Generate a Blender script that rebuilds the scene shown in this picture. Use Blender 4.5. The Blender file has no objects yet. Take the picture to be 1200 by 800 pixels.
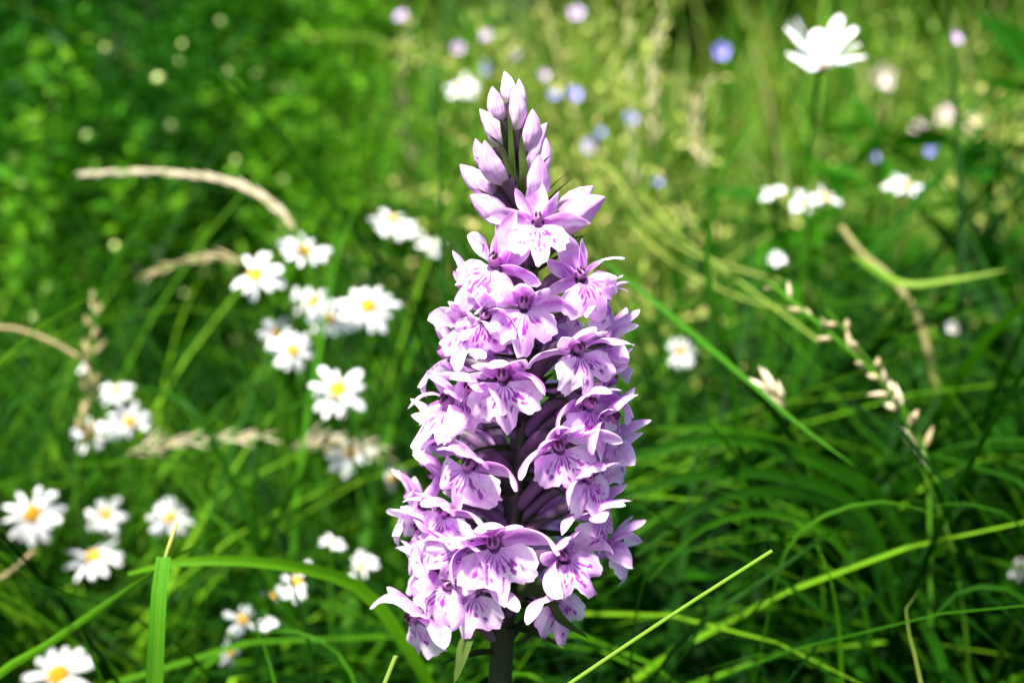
import bpy, math, random
import numpy as np
from mathutils import Vector, Matrix, noise

R_ = math.radians
random.seed(7)
RNG = np.random.default_rng(11)
SC = bpy.context.scene
COL = SC.collection

# ------------------------------------------------------------------ camera
PITCH = R_(13.0)
DIST = 0.225                       # lens to orchid (metres)
LENS, SENSOR = 45.0, 36.0
KPX = SENSOR / LENS / 1200.0       # image-plane slope of one photo pixel
CF = np.array([0.0, math.cos(PITCH), -math.sin(PITCH)])
CU = np.array([0.0, math.sin(PITCH), math.cos(PITCH)])
CR = np.array([1.0, 0.0, 0.0])
CAM = np.array([0.0, 0.0, 0.285]) - DIST * CF
cd = bpy.data.cameras.new('camera')
cam = bpy.data.objects.new('camera', cd)
COL.objects.link(cam)
cam.location = CAM
cam.rotation_euler = (math.pi / 2 - PITCH, 0, 0)
cd.lens, cd.sensor_width = LENS, SENSOR
cd.clip_start, cd.clip_end = 0.005, 400.0
cd.dof.use_dof = True
cd.dof.focus_distance = DIST - 0.012
cd.dof.aperture_fstop = 13.5
cd.dof.aperture_blades = 0
SC.camera = cam

# ------------------------------------------------------------------ sky, sun, exposure
SUN_EL, SUN_AZ = R_(61), R_(213)   # azimuth: direction the light comes from, clockwise from +y
world = bpy.data.worlds.new('World')
SC.world = world
world.use_nodes = True
wn = world.node_tree
sky = wn.nodes.new('ShaderNodeTexSky')
sky.sky_type = 'NISHITA'
sky.sun_disc = False
sky.sun_elevation = SUN_EL
sky.sun_rotation = SUN_AZ
sky.air_density = 1.0
sky.dust_density = 2.0
bg = wn.nodes['Background']
bg.inputs['Strength'].default_value = 0.075
wn.links.new(sky.outputs[0], bg.inputs['Color'])
sl = bpy.data.lights.new('sun', 'SUN')
sl.energy = 5.0
sl.angle = R_(7.0)
sl.color = (1.0, 0.955, 0.87)
sun = bpy.data.objects.new('sun', sl)
COL.objects.link(sun)
sd = Vector((math.sin(SUN_AZ) * math.cos(SUN_EL), math.cos(SUN_AZ) * math.cos(SUN_EL), math.sin(SUN_EL)))
sun.rotation_euler = sd.to_track_quat('Z', 'Y').to_euler()
sun.location = (0, 0, 6)
SC.view_settings.view_transform = 'Standard'
SC.view_settings.look = 'None'
SC.view_settings.gamma = 1.0
SC.view_settings.exposure = 1.68
cy = SC.cycles
cy.use_denoising = True
cy.max_bounces = 8
cy.diffuse_bounces = 4
cy.transmission_bounces = 5
cy.transparent_max_bounces = 4
cy.sample_clamp_indirect = 4.0


def ray(px, py):
    return CF + (px - 600) * KPX * CR + (400 - py) * KPX * CU


def at(px, py, k):
    """Point seen at photo pixel (px, py), k orchid-distances from the lens."""
    return CAM + k * DIST * ray(px, py)


def at_y(px, py, y):
    d = ray(px, py)
    return CAM + (y - CAM[1]) / d[1] * d


def project(P):
    v = P - CAM
    d = v @ CF
    s = np.maximum(d, 1e-6)
    return 600 + (v @ CR) / s / KPX, 400 - (v @ CU) / s / KPX, d


# ------------------------------------------------------------------ materials
def new_mat(name):
    m = bpy.data.materials.new(name)
    m.use_nodes = True
    nt = m.node_tree
    for n in list(nt.nodes):
        nt.nodes.remove(n)
    return m, nt


class NT:
    def __init__(s, nt):
        s.nt = nt

    def n(s, t, **kw):
        o = s.nt.nodes.new('ShaderNode' + t)
        for k, v in kw.items():
            setattr(o, k, v)
        return o

    def l(s, a, b):
        s.nt.links.new(a, b)

    def setin(s, sock, v):
        if hasattr(v, 'is_output') or isinstance(v, bpy.types.NodeSocket):
            s.l(v, sock)
        else:
            sock.default_value = v

    def math(s, op, a, b=0.0, c=None):
        m = s.n('Math', operation=op)
        s.setin(m.inputs[0], a)
        s.setin(m.inputs[1], b)
        if c is not None:
            s.setin(m.inputs[2], c)
        return m.outputs[0]

    def ramp(s, fac, stops, interp='LINEAR'):
        r = s.n('ValToRGB')
        r.color_ramp.interpolation = interp
        e = r.color_ramp.elements
        while len(e) < len(stops):
            e.new(0.5)
        for i, (p, c) in enumerate(stops):
            e[i].position = p
            e[i].color = tuple(c) + (1,) if len(c) == 3 else c
        s.l(fac, r.inputs[0])
        return r.outputs[0]

    def mix(s, fac, a, b, mode='MIX'):
        m = s.n('Mix', data_type='RGBA', blend_type=mode)
        s.setin(m.inputs[0], fac)
        for sock, v in ((m.inputs[6], a), (m.inputs[7], b)):
            if isinstance(v, tuple):
                v = v + (1,) if len(v) == 3 else v
            s.setin(sock, v)
        return m.outputs[2]

    def smooth(s, x, a, b):
        m = s.n('MapRange', interpolation_type='SMOOTHSTEP')
        s.l(x, m.inputs[0])
        m.inputs[1].default_value = a
        m.inputs[2].default_value = b
        return m.outputs[0]

    def noise(s, vec, scale, detail=3.0, rough=0.55):
        t = s.n('TexNoise')
        t.inputs['Scale'].default_value = scale
        t.inputs['Detail'].default_value = detail
        t.inputs['Roughness'].default_value = rough
        if vec is not None:
            s.l(vec, t.inputs['Vector'])
        return t.outputs[0]

    def leafout(s, col, trans=0.3, rough=0.45, spec=0.4, tcol=None, bump=None, sheen=0.0):
        p = s.n('BsdfPrincipled')
        s.setin(p.inputs['Base Color'], col)
        p.inputs['Roughness'].default_value = rough
        p.inputs['Specular IOR Level'].default_value = spec
        p.inputs['Sheen Weight'].default_value = sheen
        if bump is not None:
            s.l(bump, p.inputs['Normal'])
        o = s.n('OutputMaterial')
        if trans <= 0:
            s.l(p.outputs[0], o.inputs[0])
            return
        t = s.n('BsdfTranslucent')
        s.setin(t.inputs[0], tcol if tcol is not None else col)
        mx = s.n('MixShader')
        mx.inputs[0].default_value = trans
        s.l(p.outputs[0], mx.inputs[1])
        s.l(t.outputs[0], mx.inputs[2])
        s.l(mx.outputs[0], o.inputs[0])

    def bump(s, h, strength, dist):
        b = s.n('Bump')
        b.inputs['Strength'].default_value = strength
        b.inputs['Distance'].default_value = dist
        s.l(h, b.inputs['Height'])
        return b.outputs[0]


def uvs(N):
    u = N.n('UVMap')
    x = N.n('SeparateXYZ')
    N.l(u.outputs[0], x.inputs[0])
    return u.outputs[0], x.outputs[0], x.outputs[1]


def stretched(N, uv, sx, sy, seed):
    c = N.n('CombineXYZ')
    x = N.n('SeparateXYZ')
    N.l(uv, x.inputs[0])
    N.l(N.math('MULTIPLY', x.outputs[0], sx), c.inputs[0])
    N.l(N.math('MULTIPLY', x.outputs[1], sy), c.inputs[1])
    N.l(seed, c.inputs[2])
    return c.outputs[0]


def mat_petal(lip=False):
    m, nt = new_mat('orchid_lip' if lip else 'orchid_petal')
    N = NT(nt)
    uv, u, v = uvs(N)
    oi = N.n('ObjectInfo')
    seed = N.math('MULTIPLY', oi.outputs['Random'], 60.0)
    veins = N.noise(stretched(N, uv, 34, 2.0, seed), 1.0, 4.0)
    blot = N.noise(stretched(N, uv, 2.2, 2.6, seed), 1.0, 2.0)
    edge = N.math('ABSOLUTE', N.math('SUBTRACT', u, 0.5))
    pale = N.math('ADD', N.math('MULTIPLY', v, 0.42), N.math('MULTIPLY', edge, 0.65))
    pale = N.math('ADD', pale, N.math('MULTIPLY', N.math('SUBTRACT', blot, 0.5), 1.5))
    pale = N.math('ADD', pale, N.math('MULTIPLY', N.math('SUBTRACT', oi.outputs['Random'], 0.5), 0.22))
    if lip:
        pale = N.math('ADD', pale, 0.06)
    col = N.ramp(pale, [(0.0, (0.60, 0.19, 0.68)), (0.20, (0.75, 0.35, 0.82)), (0.44, (0.87, 0.54, 0.90)), (0.74, (0.94, 0.80, 0.95))])
    vm = N.smooth(veins, 0.52, 0.72)
    col = N.mix(N.math('MULTIPLY', vm, 0.40), col, (0.55, 0.24, 0.68))
    if lip:
        vo = N.n('TexVoronoi')
        vo.inputs['Scale'].default_value = 1.0
        vo.inputs['Randomness'].default_value = 0.75
        wob = N.noise(stretched(N, uv, 5, 5, seed), 1.0, 2.0)
        c = N.n('CombineXYZ')
        N.l(N.math('ADD', N.math('MULTIPLY', u, 15.0), N.math('MULTIPLY', wob, 1.6)), c.inputs[0])
        N.l(N.math('ADD', N.math('MULTIPLY', v, 3.1), N.math('MULTIPLY', wob, 0.8)), c.inputs[1])
        N.l(seed, c.inputs[2])
        N.l(c.outputs[0], vo.inputs['Vector'])
        # dash size shrinks toward the lip's rim
        lim = N.math('SUBTRACT', 0.50, N.math('MULTIPLY', N.math('ABSOLUTE', N.math('SUBTRACT', v, 0.40)), 0.45))
        d = N.math('SUBTRACT', lim, vo.outputs['Distance'])
        dash = N.smooth(d, 0.0, 0.10)
        msk = N.math('MULTIPLY', N.smooth(v, 0.04, 0.14), N.math('SUBTRACT', 1.0, N.smooth(v, 0.60, 0.84)))
        msk = N.math('MULTIPLY', msk, N.math('SUBTRACT', 1.0, N.smooth(edge, 0.24, 0.38)))
        dash = N.math('MULTIPLY', dash, msk)
        # fine lines running out of the throat
        st = N.math('SINE', N.math('ADD', N.math('MULTIPLY', u, 62.0), N.math('MULTIPLY', wob, 5.0)))
        st = N.math('MULTIPLY', N.smooth(st, 0.35, 0.75), N.math('SUBTRACT', 1.0, N.smooth(v, 0.30, 0.52)))
        st = N.math('MULTIPLY', st, N.math('SUBTRACT', 1.0, N.smooth(edge, 0.22, 0.36)))
        mark = N.math('MAXIMUM', dash, st)
        pal = N.math('SUBTRACT', 1.0, N.smooth(edge, 0.1, 0.34))
        pal = N.math('MULTIPLY', pal, N.math('SUBTRACT', 1.0, N.smooth(v, 0.3, 0.9)))
        col = N.mix(N.math('MULTIPLY', pal, 0.30), col, (0.88, 0.76, 0.92))
        col = N.mix(N.math('MULTIPLY', mark, 0.93), col, (0.32, 0.012, 0.36))
    bmp = N.bump(veins, 0.35, 0.0003)
    N.leafout(col, trans=0.46, rough=0.45, spec=0.25, bump=bmp)
    return m


def mat_plain(name, col, col2=None, rough=0.5, trans=0.0, spec=0.4, scale=60.0, bumps=0.0):
    m, nt = new_mat(name)
    N = NT(nt)
    tc = N.n('TexCoord')
    no = N.noise(tc.outputs['Object'], scale, 4.0)
    c = N.ramp(no, [(0.3, col), (0.7, col2 or tuple(x * 0.6 for x in col))])
    b = N.bump(no, bumps, 0.001) if bumps else None
    N.leafout(c, trans, rough, spec, bump=b)
    return m


def mat_blade(name, stops, trans=0.36, rough=0.5, spec=0.07):
    """Grass and leaf material: per-blade 'tint' attribute picks the colour, veins run along the blade."""
    m, nt = new_mat(name)
    N = NT(nt)
    uv, u, v = uvs(N)
    a = N.n('Attribute', attribute_name='tint')
    oi = N.n('ObjectInfo')
    seed = N.math('ADD', N.math('MULTIPLY', a.outputs['Fac'], 90.0), N.math('MULTIPLY', oi.outputs['Random'], 31.0))
    ve = N.noise(stretched(N, uv, 14, 1.2, seed), 1.0, 2.0)
    bl = N.noise(stretched(N, uv, 1.5, 5.0, seed), 1.0, 3.0)
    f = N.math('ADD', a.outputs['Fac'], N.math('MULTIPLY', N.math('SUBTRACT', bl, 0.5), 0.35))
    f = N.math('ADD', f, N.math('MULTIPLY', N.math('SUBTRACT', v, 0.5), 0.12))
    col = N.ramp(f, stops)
    col = N.mix(N.math('MULTIPLY', N.smooth(ve, 0.45, 0.7), 0.45), col, N.mix(0.55, col, (0.012, 0.05, 0.006)))
    tc = N.mix(1.0, col, (0.8, 0.95, 0.2), 'MULTIPLY')
    N.leafout(col, trans, rough, spec, tcol=tc, bump=N.bump(ve, 0.4, 0.0006))
    return m


GREEN = [(0.0, (0.002, 0.015, 0.0005)), (0.35, (0.003, 0.026, 0.0006)), (0.62, (0.014, 0.080, 0.001)),  # near-black stops carry the shade between blades as colour
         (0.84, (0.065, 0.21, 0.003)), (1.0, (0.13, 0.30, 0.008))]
BRIGHT = [(0.0, (0.02, 0.12, 0.004)), (0.4, (0.055, 0.21, 0.008)), (0.7, (0.14, 0.29, 0.022)),
          (0.9, (0.30, 0.36, 0.08)), (1.0, (0.42, 0.38, 0.16))]
M = {
    'lip': mat_petal(True), 'petal': mat_petal(False),
    'stem': mat_plain('orchid_stem', (0.018, 0.030, 0.010), (0.022, 0.012, 0.016), 0.5, scale=300, bumps=0.5),
    'ovary': mat_plain('orchid_ovary', (0.20, 0.09, 0.22), (0.05, 0.05, 0.035), 0.45, 0.1, scale=260),
    'spur': mat_plain('orchid_spur', (0.60, 0.38, 0.66), (0.48, 0.24, 0.58), 0.45, 0.25, scale=300),
    'column': mat_plain('orchid_column', (0.50, 0.20, 0.46), (0.30, 0.06, 0.30), 0.45, 0.1, scale=800),
    'anther': mat_plain('orchid_anther', (0.020, 0.002, 0.020), (0.05, 0.006, 0.03), 0.35, scale=500),
    'bract': mat_blade('orchid_bract', [(0.0, (0.03, 0.012, 0.022)), (0.5, (0.026, 0.050, 0.012)), (1.0, (0.09, 0.14, 0.03))], 0.18),
    'bud': None,
    'grass': mat_blade('grass_green', GREEN),
    'bright': mat_blade('grass_bright', BRIGHT),
    'herb': mat_blade('herb_leaf', [(0.0, (0.006, 0.050, 0.003)), (0.4, (0.014, 0.105, 0.002)), (0.75, (0.045, 0.20, 0.004)), (1.0, (0.13, 0.32, 0.01))], 0.36, 0.5, 0.08),
    'straw': mat_blade('straw', [(0.0, (0.20, 0.15, 0.06)), (0.4, (0.42, 0.33, 0.17)), (0.75, (0.62, 0.50, 0.33)), (1.0, (0.72, 0.62, 0.45))], 0.22, 0.6, 0.2),
    'gold': mat_blade('spray_gold', [(0.0, (0.07, 0.17, 0.02)), (0.4, (0.22, 0.32, 0.04)), (0.7, (0.46, 0.48, 0.12)), (1.0, (0.62, 0.44, 0.18))], 0.3, 0.5, 0.2),
    'white': mat_blade('daisy_white', [(0.0, (0.74, 0.75, 0.76)), (0.5, (0.82, 0.82, 0.82)), (1.0, (0.86, 0.86, 0.84))], 0.0, 0.55, 0.25),
    'disc': mat_plain('daisy_disc', (0.78, 0.42, 0.012), (0.62, 0.27, 0.006), 0.6, scale=900, bumps=0.6),
    'blue': mat_plain('wildflower_blue', (0.26, 0.26, 0.80), (0.40, 0.34, 0.84), 0.5, 0.3, scale=200),
    'lilac': mat_plain('wildflower_lilac', (0.62, 0.42, 0.74), (0.72, 0.55, 0.80), 0.5, 0.3, scale=200),
    'pink': mat_plain('wildflower_pink', (0.74, 0.52, 0.56), (0.80, 0.66, 0.66), 0.5, 0.25, scale=200),
    'pale': mat_plain('glint_pale', (0.62, 0.70, 0.26), (0.50, 0.62, 0.16), 0.4, 0.15, scale=200),  # pale colour imitating sun glints on the herb leaves
}


def fix_white():
    # daisy petals: plain white with faint grooves, some translucency
    m, nt = new_mat('daisy_petal')
    N = NT(nt)
    uv, u, v = uvs(N)
    oi = N.n('ObjectInfo')
    g = N.noise(stretched(N, uv, 9, 0.8, N.math('MULTIPLY', oi.outputs['Random'], 40.0)), 1.0, 2.0)
    c = N.ramp(g, [(0.3, (0.80, 0.80, 0.80)), (0.7, (0.70, 0.71, 0.73))])
    N.leafout(c, 0.25, 0.5, 0.3, bump=N.bump(g, 0.5, 0.0006))
    return m


M['white'] = fix_white()


def mat_bud():
    m, nt = new_mat('orchid_bud')
    N = NT(nt)
    uv, u, v = uvs(N)
    oi = N.n('ObjectInfo')
    seed = N.math('MULTIPLY', oi.outputs['Random'], 50.0)
    ve = N.noise(stretched(N, uv, 20, 1.6, seed), 1.0, 2.0)
    b = N.noise(stretched(N, uv, 4, 2, seed), 1.0, 2.0)
    f = N.math('ADD', v, N.math('MULTIPLY', N.math('SUBTRACT', b, 0.5), 0.5))
    col = N.ramp(f, [(0.05, (0.36, 0.38, 0.20)), (0.28, (0.68, 0.44, 0.68)), (0.6, (0.72, 0.47, 0.79)), (0.95, (0.60, 0.27, 0.66))])
    ta = N.n('Attribute', attribute_name='tint')
    col = N.mix(N.math('MULTIPLY', ta.outputs['Fac'], N.smooth(v, 0.12, 0.4)), col, (0.86, 0.74, 0.80))
    col = N.mix(N.math('MULTIPLY', N.smooth(ve, 0.46, 0.66), 0.65), col, (0.52, 0.22, 0.58))
    N.leafout(col, 0.22, 0.40, 0.35, bump=N.bump(ve, 0.4, 0.0003))
    return m


M['bud'] = mat_bud()


def mat_ground():
    m, nt = new_mat('meadow_soil')
    N = NT(nt)
    tc = N.n('TexCoord')
    a = N.noise(tc.outputs['Object'], 9.0, 6.0)
    b = N.noise(tc.outputs['Object'], 70.0, 5.0)
    c = N.ramp(b, [(0.3, (0.020, 0.016, 0.008)), (0.55, (0.035, 0.045, 0.012)), (0.8, (0.08, 0.075, 0.03))])
    c = N.mix(N.smooth(a, 0.4, 0.6), c, (0.02, 0.055, 0.008))
    N.leafout(c, 0.0, 0.9, 0.1, bump=N.bump(b, 0.8, 0.01))
    return m


M['soil'] = mat_ground()

# ------------------------------------------------------------------ mesh helpers
ORG = {}


def build(name, verts, faces, mat, parent=None, origin=(0, 0, 0), uv=None, tint=None, mats=None, midx=None, smooth=True):
    """One mesh object; verts are world coordinates, origin is the object's pivot."""
    verts = np.asarray(verts, dtype=np.float64)
    o3 = np.asarray(origin, dtype=np.float64)
    me = mesh_of(name, verts - o3, faces, uv, tint, smooth)
    for mm in (mats or [mat]):
        me.materials.append(mm)
    if midx is not None:
        me.polygons.foreach_set('material_index', np.asarray(midx, dtype=np.int32))
    ob = bpy.data.objects.new(name, me)
    COL.objects.link(ob)
    po = np.zeros(3)
    if parent is not None:
        ob.parent = parent
        po = ORG[parent.name]
    ob.location = o3 - po
    ORG[ob.name] = o3
    return ob


def mesh_of(name, verts, faces, uv=None, tint=None, smooth=True):
    me = bpy.data.meshes.new(name)
    if isinstance(faces, np.ndarray):
        nv, k = len(verts), faces.shape[1]
        me.vertices.add(nv)
        me.vertices.foreach_set('co', np.asarray(verts, np.float32).ravel())
        me.loops.add(faces.size)
        me.loops.foreach_set('vertex_index', faces.astype(np.int32).ravel())
        me.polygons.add(len(faces))
        me.polygons.foreach_set('loop_start', np.arange(0, faces.size, k, dtype=np.int32))
        me.polygons.foreach_set('loop_total', np.full(len(faces), k, np.int32))
        me.update(calc_edges=True)
    else:
        me.from_pydata([tuple(v) for v in verts], [], faces)
    if uv is not None:
        lv = np.zeros(len(me.loops), np.int32)
        me.loops.foreach_get('vertex_index', lv)
        me.uv_layers.new(name='UVMap').data.foreach_set('uv', np.asarray(uv, np.float32)[lv].ravel())
    if tint is not None:
        at_ = me.attributes.new('tint', 'FLOAT', 'POINT')
        t = np.full(len(verts), tint, np.float32) if np.isscalar(tint) else np.asarray(tint, np.float32)
        at_.data.foreach_set('value', t)
    me.polygons.foreach_set('use_smooth', np.full(len(me.polygons), smooth))
    me.validate()
    return me


def empty(name, loc, label, cat, group=None):
    e = bpy.data.objects.new(name, None)
    e.empty_display_size = 0.01
    COL.objects.link(e)
    e.location = loc
    ORG[e.name] = np.asarray(loc, float)
    return tag(e, label, cat, group)


def tag(o, label, cat, group=None, kind=None):
    o['label'] = label
    o['category'] = cat
    if group:
        o['group'] = group
    if kind:
        o['kind'] = kind
    return o


def grid_faces(nu, nv, wrap=False):
    f = []
    for j in range(nv - 1):
        for i in range(nu if wrap else nu - 1):
            a, b = j * nu + i, j * nu + (i + 1) % nu
            f.append((a, b, b + nu, a + nu))
    return np.array(f, np.int32)


class Geo:
    """Collects pieces of ONE part."""

    def __init__(s):
        s.v, s.f, s.u, s.m, s.n, s.t = [], [], [], [], 0, []

    def add(s, v, f, uv=None, mi=0, tint=0.5):
        v = np.asarray(v, float)
        s.v.append(v)
        s.f.append(np.asarray(f, np.int32) + s.n)
        s.u.append(np.zeros((len(v), 2)) if uv is None else uv)
        s.m += [mi] * len(f)
        s.t.append(np.full(len(v), tint) if np.isscalar(tint) else tint)
        s.n += len(v)
        return s

    def xf(s, mat):
        A = np.array(mat)
        s.v = [v @ A[:3, :3].T + A[:3, 3] for v in s.v]
        return s

    def obj(s, name, mat, parent=None, origin=(0, 0, 0), mats=None):
        return build(name, np.vstack(s.v), np.vstack(s.f), mat, parent, origin, np.vstack(s.u),
                     np.concatenate(s.t), mats, s.m if mats else None)


def curve_pts(ctrl, n):
    """Centripetal Catmull-Rom through control points, evenly sampled by length."""
    P = [np.asarray(c, float) for c in ctrl]
    P = [2 * P[0] - P[1]] + P + [2 * P[-1] - P[-2]]
    out = []
    for i in range(len(P) - 3):
        p = P[i:i + 4]
        k = [0.0]
        for a, b in zip(p[:-1], p[1:]):
            k.append(k[-1] + max(1e-5, np.linalg.norm(b - a)) ** 0.5)
        for t in np.linspace(k[1], k[2], 14, endpoint=(i == len(P) - 4)):
            L = lambda a, b, x, y: ((y - t) * a + (t - x) * b) / (y - x)
            a1, a2, a3 = L(p[0], p[1], k[0], k[1]), L(p[1], p[2], k[1], k[2]), L(p[2], p[3], k[2], k[3])
            b1, b2 = L(a1, a2, k[0], k[2]), L(a2, a3, k[1], k[3])
            out.append(L(b1, b2, k[1], k[2]))
    out = np.array(out)
    s_ = np.concatenate([[0], np.cumsum(np.linalg.norm(np.diff(out, axis=0), axis=1))])
    q = np.linspace(0, s_[-1], n)
    return np.stack([np.interp(q, s_, out[:, c]) for c in range(3)], 1)


def frames(P):
    T = np.gradient(P, axis=0)
    T /= np.linalg.norm(T, axis=1)[:, None] + 1e-12
    ref = np.array([0.0, 0.0, 1.0]) if abs(T[0][2]) < 0.85 else np.array([1.0, 0.0, 0.0])
    X = []
    x = np.cross(T[0], ref)
    x /= np.linalg.norm(x)
    for t in T:
        x = x - t * (x @ t)
        x /= np.linalg.norm(x) + 1e-12
        X.append(x.copy())
    X = np.array(X)
    return T, X, np.cross(T, X)


def tube(P, rad, seg=8):
    P = np.asarray(P, float)
    n = len(P)
    rad = np.full(n, rad) if np.isscalar(rad) else np.asarray(rad, float)
    T, X, Y = frames(P)
    a = np.linspace(0, 2 * math.pi, seg, endpoint=False)
    V = P[:, None, :] + rad[:, None, None] * (np.cos(a)[None, :, None] * X[:, None, :] + np.sin(a)[None, :, None] * Y[:, None, :])
    uv = np.stack(np.meshgrid(a / (2 * math.pi), np.linspace(0, 1, n)), -1).reshape(-1, 2)
    return V.reshape(-1, 3), grid_faces(seg, n, True), uv


def ribbon(P, width, side, fold=0.25, nu=3, prof=None):
    """Leaf blade along P; side = approximate across-vector, fold = V depth."""
    P = np.asarray(P, float)
    n = len(P)
    t = np.linspace(0, 1, n)
    w = 0.5 * width * (np.clip(1 - t ** 2.6, 0, 1) ** 0.8 * np.minimum(1, 0.45 + 3 * t) if prof is None else prof(t))
    T = np.gradient(P, axis=0)
    T /= np.linalg.norm(T, axis=1)[:, None] + 1e-12
    S = np.asarray(side, float)
    S = np.broadcast_to(S, P.shape) - T * (T * S).sum(1)[:, None]
    S = S / (np.linalg.norm(S, axis=1)[:, None] + 1e-12)
    Nn = np.cross(S, T)
    u = np.linspace(-1, 1, nu)
    V = P[:, None] + w[:, None, None] * (u[None, :, None] * S[:, None] + fold * (np.abs(u) - 0.5)[None, :, None] * Nn[:, None])
    uv = np.stack(np.meshgrid((u + 1) / 2, t), -1).reshape(-1, 2)
    return V.reshape(-1, 3), grid_faces(nu, n), uv


def strip(L, W, p0, p1, cup=0.5, twist=0.0, wave=0.0, kpow=1.0, nu=9, nv=14, prof=None, seed=0):
    """Petal: starts at origin heading +Y, pitch angle runs from p0 to p1 (degrees, up positive)."""
    t = np.linspace(0, 1, nv)
    if prof is None:
        prof = lambda t: np.sin(np.clip(t * 0.94 + 0.06, 0, 1) ** 0.8 * math.pi) ** 0.75
    w = 0.5 * W * np.maximum(prof(t), 0.02)
    pit = np.radians(p0 + (p1 - p0) * t ** kpow)
    ds = L / (nv - 1)
    C = np.zeros((nv, 3))
    for i in range(1, nv):
        a = 0.5 * (pit[i] + pit[i - 1])
        C[i] = C[i - 1] + ds * np.array([0, math.cos(a), math.sin(a)])
    Nn = np.stack([np.zeros(nv), -np.sin(pit), np.cos(pit)], 1)
    X = np.tile(np.array([1.0, 0, 0]), (nv, 1))
    tw = np.radians(twist) * t
    S = X * np.cos(tw)[:, None] + Nn * np.sin(tw)[:, None]
    Q = -X * np.sin(tw)[:, None] + Nn * np.cos(tw)[:, None]
    u = np.linspace(-1, 1, nu)
    r = np.random.default_rng(seed)
    ph = r.uniform(0, 6.28, 4)
    wv = wave * W * (np.sin(5 * t[:, None] + ph[0] + 1.3 * np.sign(u)[None]) + 0.6 * np.sin(11 * t[:, None] + ph[1])) * (np.abs(u) ** 1.5)[None]
    ang = u * cup                       # cross section is an arc: half angle = cup (radians)
    if abs(cup) > 1e-3:
        ax, an = np.sin(ang) / cup, (1 - np.cos(ang)) / cup
    else:
        ax, an = u, u * 0
    V = C[:, None] + w[:, None, None] * (ax[None, :, None] * S[:, None] - an[None, :, None] * Q[:, None]) + wv[..., None] * Q[:, None]
    uv = np.stack(np.meshgrid((u + 1) / 2, t), -1).reshape(-1, 2)
    return V.reshape(-1, 3), grid_faces(nu, nv), uv


def rot(ax, deg):
    return Matrix.Rotation(R_(deg), 4, ax)


# ------------------------------------------------------------------ the setting
def ground_z(x, y):
    d = np.maximum(0, np.hypot(x, y - 0.2) - 3.0)
    return 0.03 * d + 0.018 * np.maximum(0, y - 1.0) ** 1.2


def make_ground():
    g = np.concatenate([-np.geomspace(150, 0.25, 34), np.linspace(-0.2, 0.2, 9), np.geomspace(0.25, 150, 34)])
    X, Y = np.meshgrid(g, g + 0.2)
    Z = ground_z(X, Y)
    bumps = np.array([noise.noise(Vector((x * 4, y * 4, 3))) for x, y in zip(X.ravel(), Y.ravel())])
    Z = Z.ravel() + 0.012 * bumps - 0.006
    V = np.stack([X.ravel(), Y.ravel(), Z], 1)
    o = build('ground', V, grid_faces(len(g), len(g)), M['soil'])
    tag(o, 'dark mossy soil of the meadow beneath the grass', 'ground', kind='structure')


make_ground()


def gz(x, y):
    return float(ground_z(np.array(x), np.array(y))) - 0.012


def rooted(P):
    """Carry a curve from its first point down to the ground, keeping its direction and bending to upright."""
    p = np.asarray(P[0], float)
    q = np.asarray(P[1], float)
    d = (p - q) / (np.linalg.norm(p - q) + 1e-9)
    z = gz(p[0], p[1])
    drop = p[2] - z
    out = min(0.35 * drop, 0.08) * d[:2] / max(0.35, abs(d[2]) + 0.25)
    m = np.array([p[0] + 0.62 * out[0], p[1] + 0.62 * out[1], z + 0.52 * drop])
    r = np.array([p[0] + out[0], p[1] + out[1], z])
    return [r, m] + [np.asarray(x, float) for x in P]


PROTECT = []          # (px, py, radius px, depth): nothing of the loose grass may cross in front of these

# ------------------------------------------------------------------ the orchid
AX = [(800, 586), (700, 591), (600, 601), (520, 610), (430, 622), (300, 618), (200, 606), (90, 594)]


def axis_at_z(z):
    return np.array([np.interp(z, AZ, AXX), 0.0, z])


_ap = [at_y(x, y, 0.0) for y, x in AX]
AZ = [p[2] for p in _ap]
AXX = [p[0] for p in _ap]
ob_base = np.array([-0.006, 0.0, gz(-0.006, 0)])
orchid = empty('orchid', ob_base, 'tall pink purple spotted orchid spike in full bloom above the grass', 'orchid')
mm = 0.001


def orchid_stem():
    P = curve_pts([ob_base, (-0.005, 0, 0.09), (-0.004, 0, 0.17)] + [axis_at_z(z) for z in np.linspace(AZ[0], AZ[-1] - 0.003, 9)], 46)
    r = np.interp(P[:, 2], [0, AZ[0], AZ[3], AZ[5], AZ[6], AZ[7]], [2.9 * mm, 2.1 * mm, 2.0 * mm, 1.6 * mm, 1.1 * mm, 0.5 * mm])
    a = tube(P, r, 14)
    # shallow ridges
    V = a[0].reshape(len(P), 14, 3)
    c = P[:, None]
    V = c + (V - c) * (1 + 0.09 * (np.arange(14) % 2))[None, :, None]
    g = Geo().add(V.reshape(-1, 3), a[1], a[2])
    g.obj('stem', M['stem'], orchid, ob_base)
    # foliage leaves low on the stem
    for k, (az, z0, L) in enumerate([(40, 0.02, 0.15), (165, 0.03, 0.14), (285, 0.045, 0.13), (110, 0.08, 0.10)]):
        v, f, uv = strip(L, 0.024, 62, 8, 0.5, 8, 0.02, nu=7, nv=16, prof=lambda t: np.sin((0.12 + 0.88 * t) * math.pi) ** 0.6, seed=k)
        A = Matrix.Translation(Vector((-0.005, 0, z0))) @ rot('Z', az)
        Geo().add(v, f, uv, tint=0.35).xf(A).obj('leaf', M['grass'], orchid, (-0.005, 0, z0))


orchid_stem()


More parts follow.
